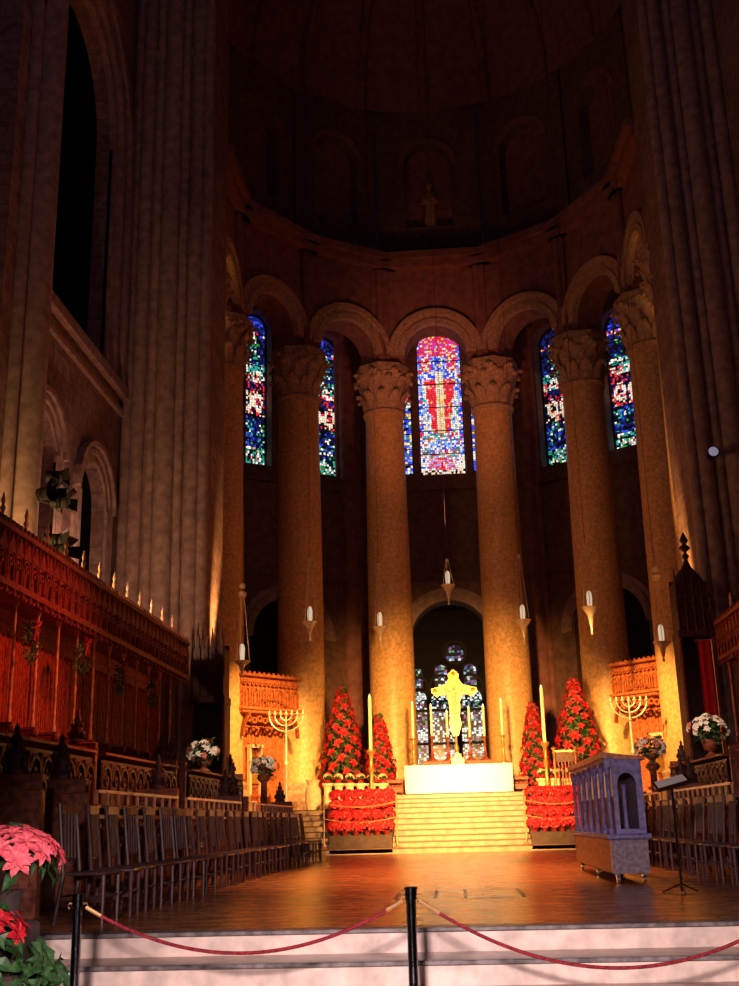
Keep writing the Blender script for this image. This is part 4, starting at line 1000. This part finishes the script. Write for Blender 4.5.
# statue in the gallery niche
q = at(428, 165, y=42.6); o = empty('statue', (q.x, 42.45, 25.6), 0, 'small dim statue in the high gallery above the central window', 'statue')
m = MB().lathe([(.28, 0), (.26, .4), (.2, 1.0), (.26, 1.5), (.22, 1.75), (.08, 1.85), (.07, 1.92), (.13, 2.05), (.12, 2.2), (.04, 2.28)], n=14, sy=.7).tube([(-.24, 0, 1.6), (-.3, -.1, 1.25), (-.1, -.22, 1.3)], .07).tube([(.24, 0, 1.6), (.3, -.1, 1.3), (.1, -.22, 1.45)], .07)
m.build('figure', GOLDD := mat('gilded_stone', (.6, .42, .16), .5), o, True)
# ------------------------------------------------------------------ lights
def lamp(kind, name, loc, col, energy, target=None, size=.3, spot=60, blend=.6, spec=1.0):
    l = bpy.data.lights.new(name, kind); l.color = col; l.energy = energy; l.specular_factor = spec
    if kind == 'SPOT': l.spot_size = math.radians(spot); l.spot_blend = blend; l.shadow_soft_size = size
    elif kind == 'AREA': l.size = size
    else: l.shadow_soft_size = size
    o = bpy.data.objects.new(name, l); COL.objects.link(o); o.location = loc
    if target is not None: o.rotation_euler = (Vector(target)-Vector(loc)).to_track_quat('-Z', 'Y').to_euler()
    return o
AMB = (1., .43, .10); WARM = (1., .70, .34)
lamp('SPOT', 'altar_spotlight', (0, 23, 16), (1, .80, .55), 21000, (.15, 36.2, 2.7), .15, 13, 1)
lamp('SPOT', 'apse_flood', (0, 21, 4.4), AMB, 40000, (0, 40, 2.0), .3, 46, 1.0)
lamp('SPOT', 'gallery_flood_left', (-1.5, 29, 9), AMB, 15000, (-6.2, 37.4, 4.0), .2, 32, 1)
lamp('SPOT', 'gallery_flood_right', (1.5, 29, 9), AMB, 14000, (6.2, 37.4, 4.2), .2, 32, 1)
lamp('SPOT', 'bank_flood', (0, 24, 10), (1, .6, .35), 900, (0, 33.5, 1.6), .3, 34, .8)
lamp('SPOT', 'column_light_left', (-6.0, 30.7, 5.2), AMB, 5500, (-7.4, 32.2, 10.6), .1, 24, 1)
lamp('SPOT', 'column_light_right', (6.0, 30.7, 5.2), AMB, 5500, (7.4, 32.2, 10.6), .1, 24, 1)
lamp('SPOT', 'arcade_fill', (0, 25, 4), (1, .28, .13), 5000, (0, 42, 18.6), .4, 27, 1)  # added spot, no fixture known; imitates the reddish glow on arches and capitals
lamp('POINT', 'bay_lamp', (-8.75, 20.7, 6.0), (1, .52, .17), 520, size=.15)
lamp('POINT', 'bay_lamp', (-8.2, 25.0, 6.9), (1, .5, .28), 240, size=.15)
lamp('SPOT', 'stall_flood', (1.5, 17, 9), (1, .20, .09), 2800, (-7, 18.2, 3.2), .2, 42, 1)
lamp('SPOT', 'stall_flood', (-1.5, 19, 9), (1, .30, .15), 600, (7, 26, 4.4), .2, 50, 1)
lamp('SPOT', 'floor_fill', (0, 19, 15), (1, .42, .15), 10000, (-.3, 19.5, .75), .5, 42, 1)  # added fill that warms the choir floor from above, no known fixture
lamp('SPOT', 'flower_fill', (-1, 18, 9), (1, .75, .5), 3500, (-5.5, 25.5, 3.3), .1, 9, .8)  # this and the next three: added fills brightening the stall bouquets
lamp('SPOT', 'flower_fill', (-1, 18, 9), (1, .75, .5), 3500, (-4.9, 28.6, 3.1), .1, 7, .8)
lamp('SPOT', 'flower_fill', (1, 18, 9), (1, .75, .5), 3500, (5.5, 25.5, 3.6), .1, 9, .8)
lamp('SPOT', 'flower_fill', (1, 18, 9), (1, .75, .5), 2500, (4.9, 28.6, 3.3), .1, 7, .8)
lamp('SPOT', 'camera_flash', (-.6, -1, 3.0), (1, .72, .70), 5600, (-.1, 9.2, .1), .25, 48, 1)  # stands in for the camera flash on steps and foreground, no lamp hangs here
lamp('SPOT', 'poinsettia_flash', (.6, 1.5, 2.8), (1, .8, .85), 1400, (-2.98, 7.4, 1.3), .1, 16, .6)  # narrow added light for the flash catching the foreground bracts
lamp('AREA', 'ambient_fill', (0, 10, 26), (.75, .45, .75), 80, (0, 31, 14), 3)  # added purple fill for the dim ambient light on the piers
lamp('POINT', 'ambulatory_lamp', (0, 36, 13), (1, .3, .16), 40, size=.5)
w = bpy.data.worlds.new('world'); SC.world = w; w.use_nodes = True
w.node_tree.nodes['Background'].inputs[0].default_value = (.002, .0015, .002, 1); w.node_tree.nodes['Background'].inputs[1].default_value = 1
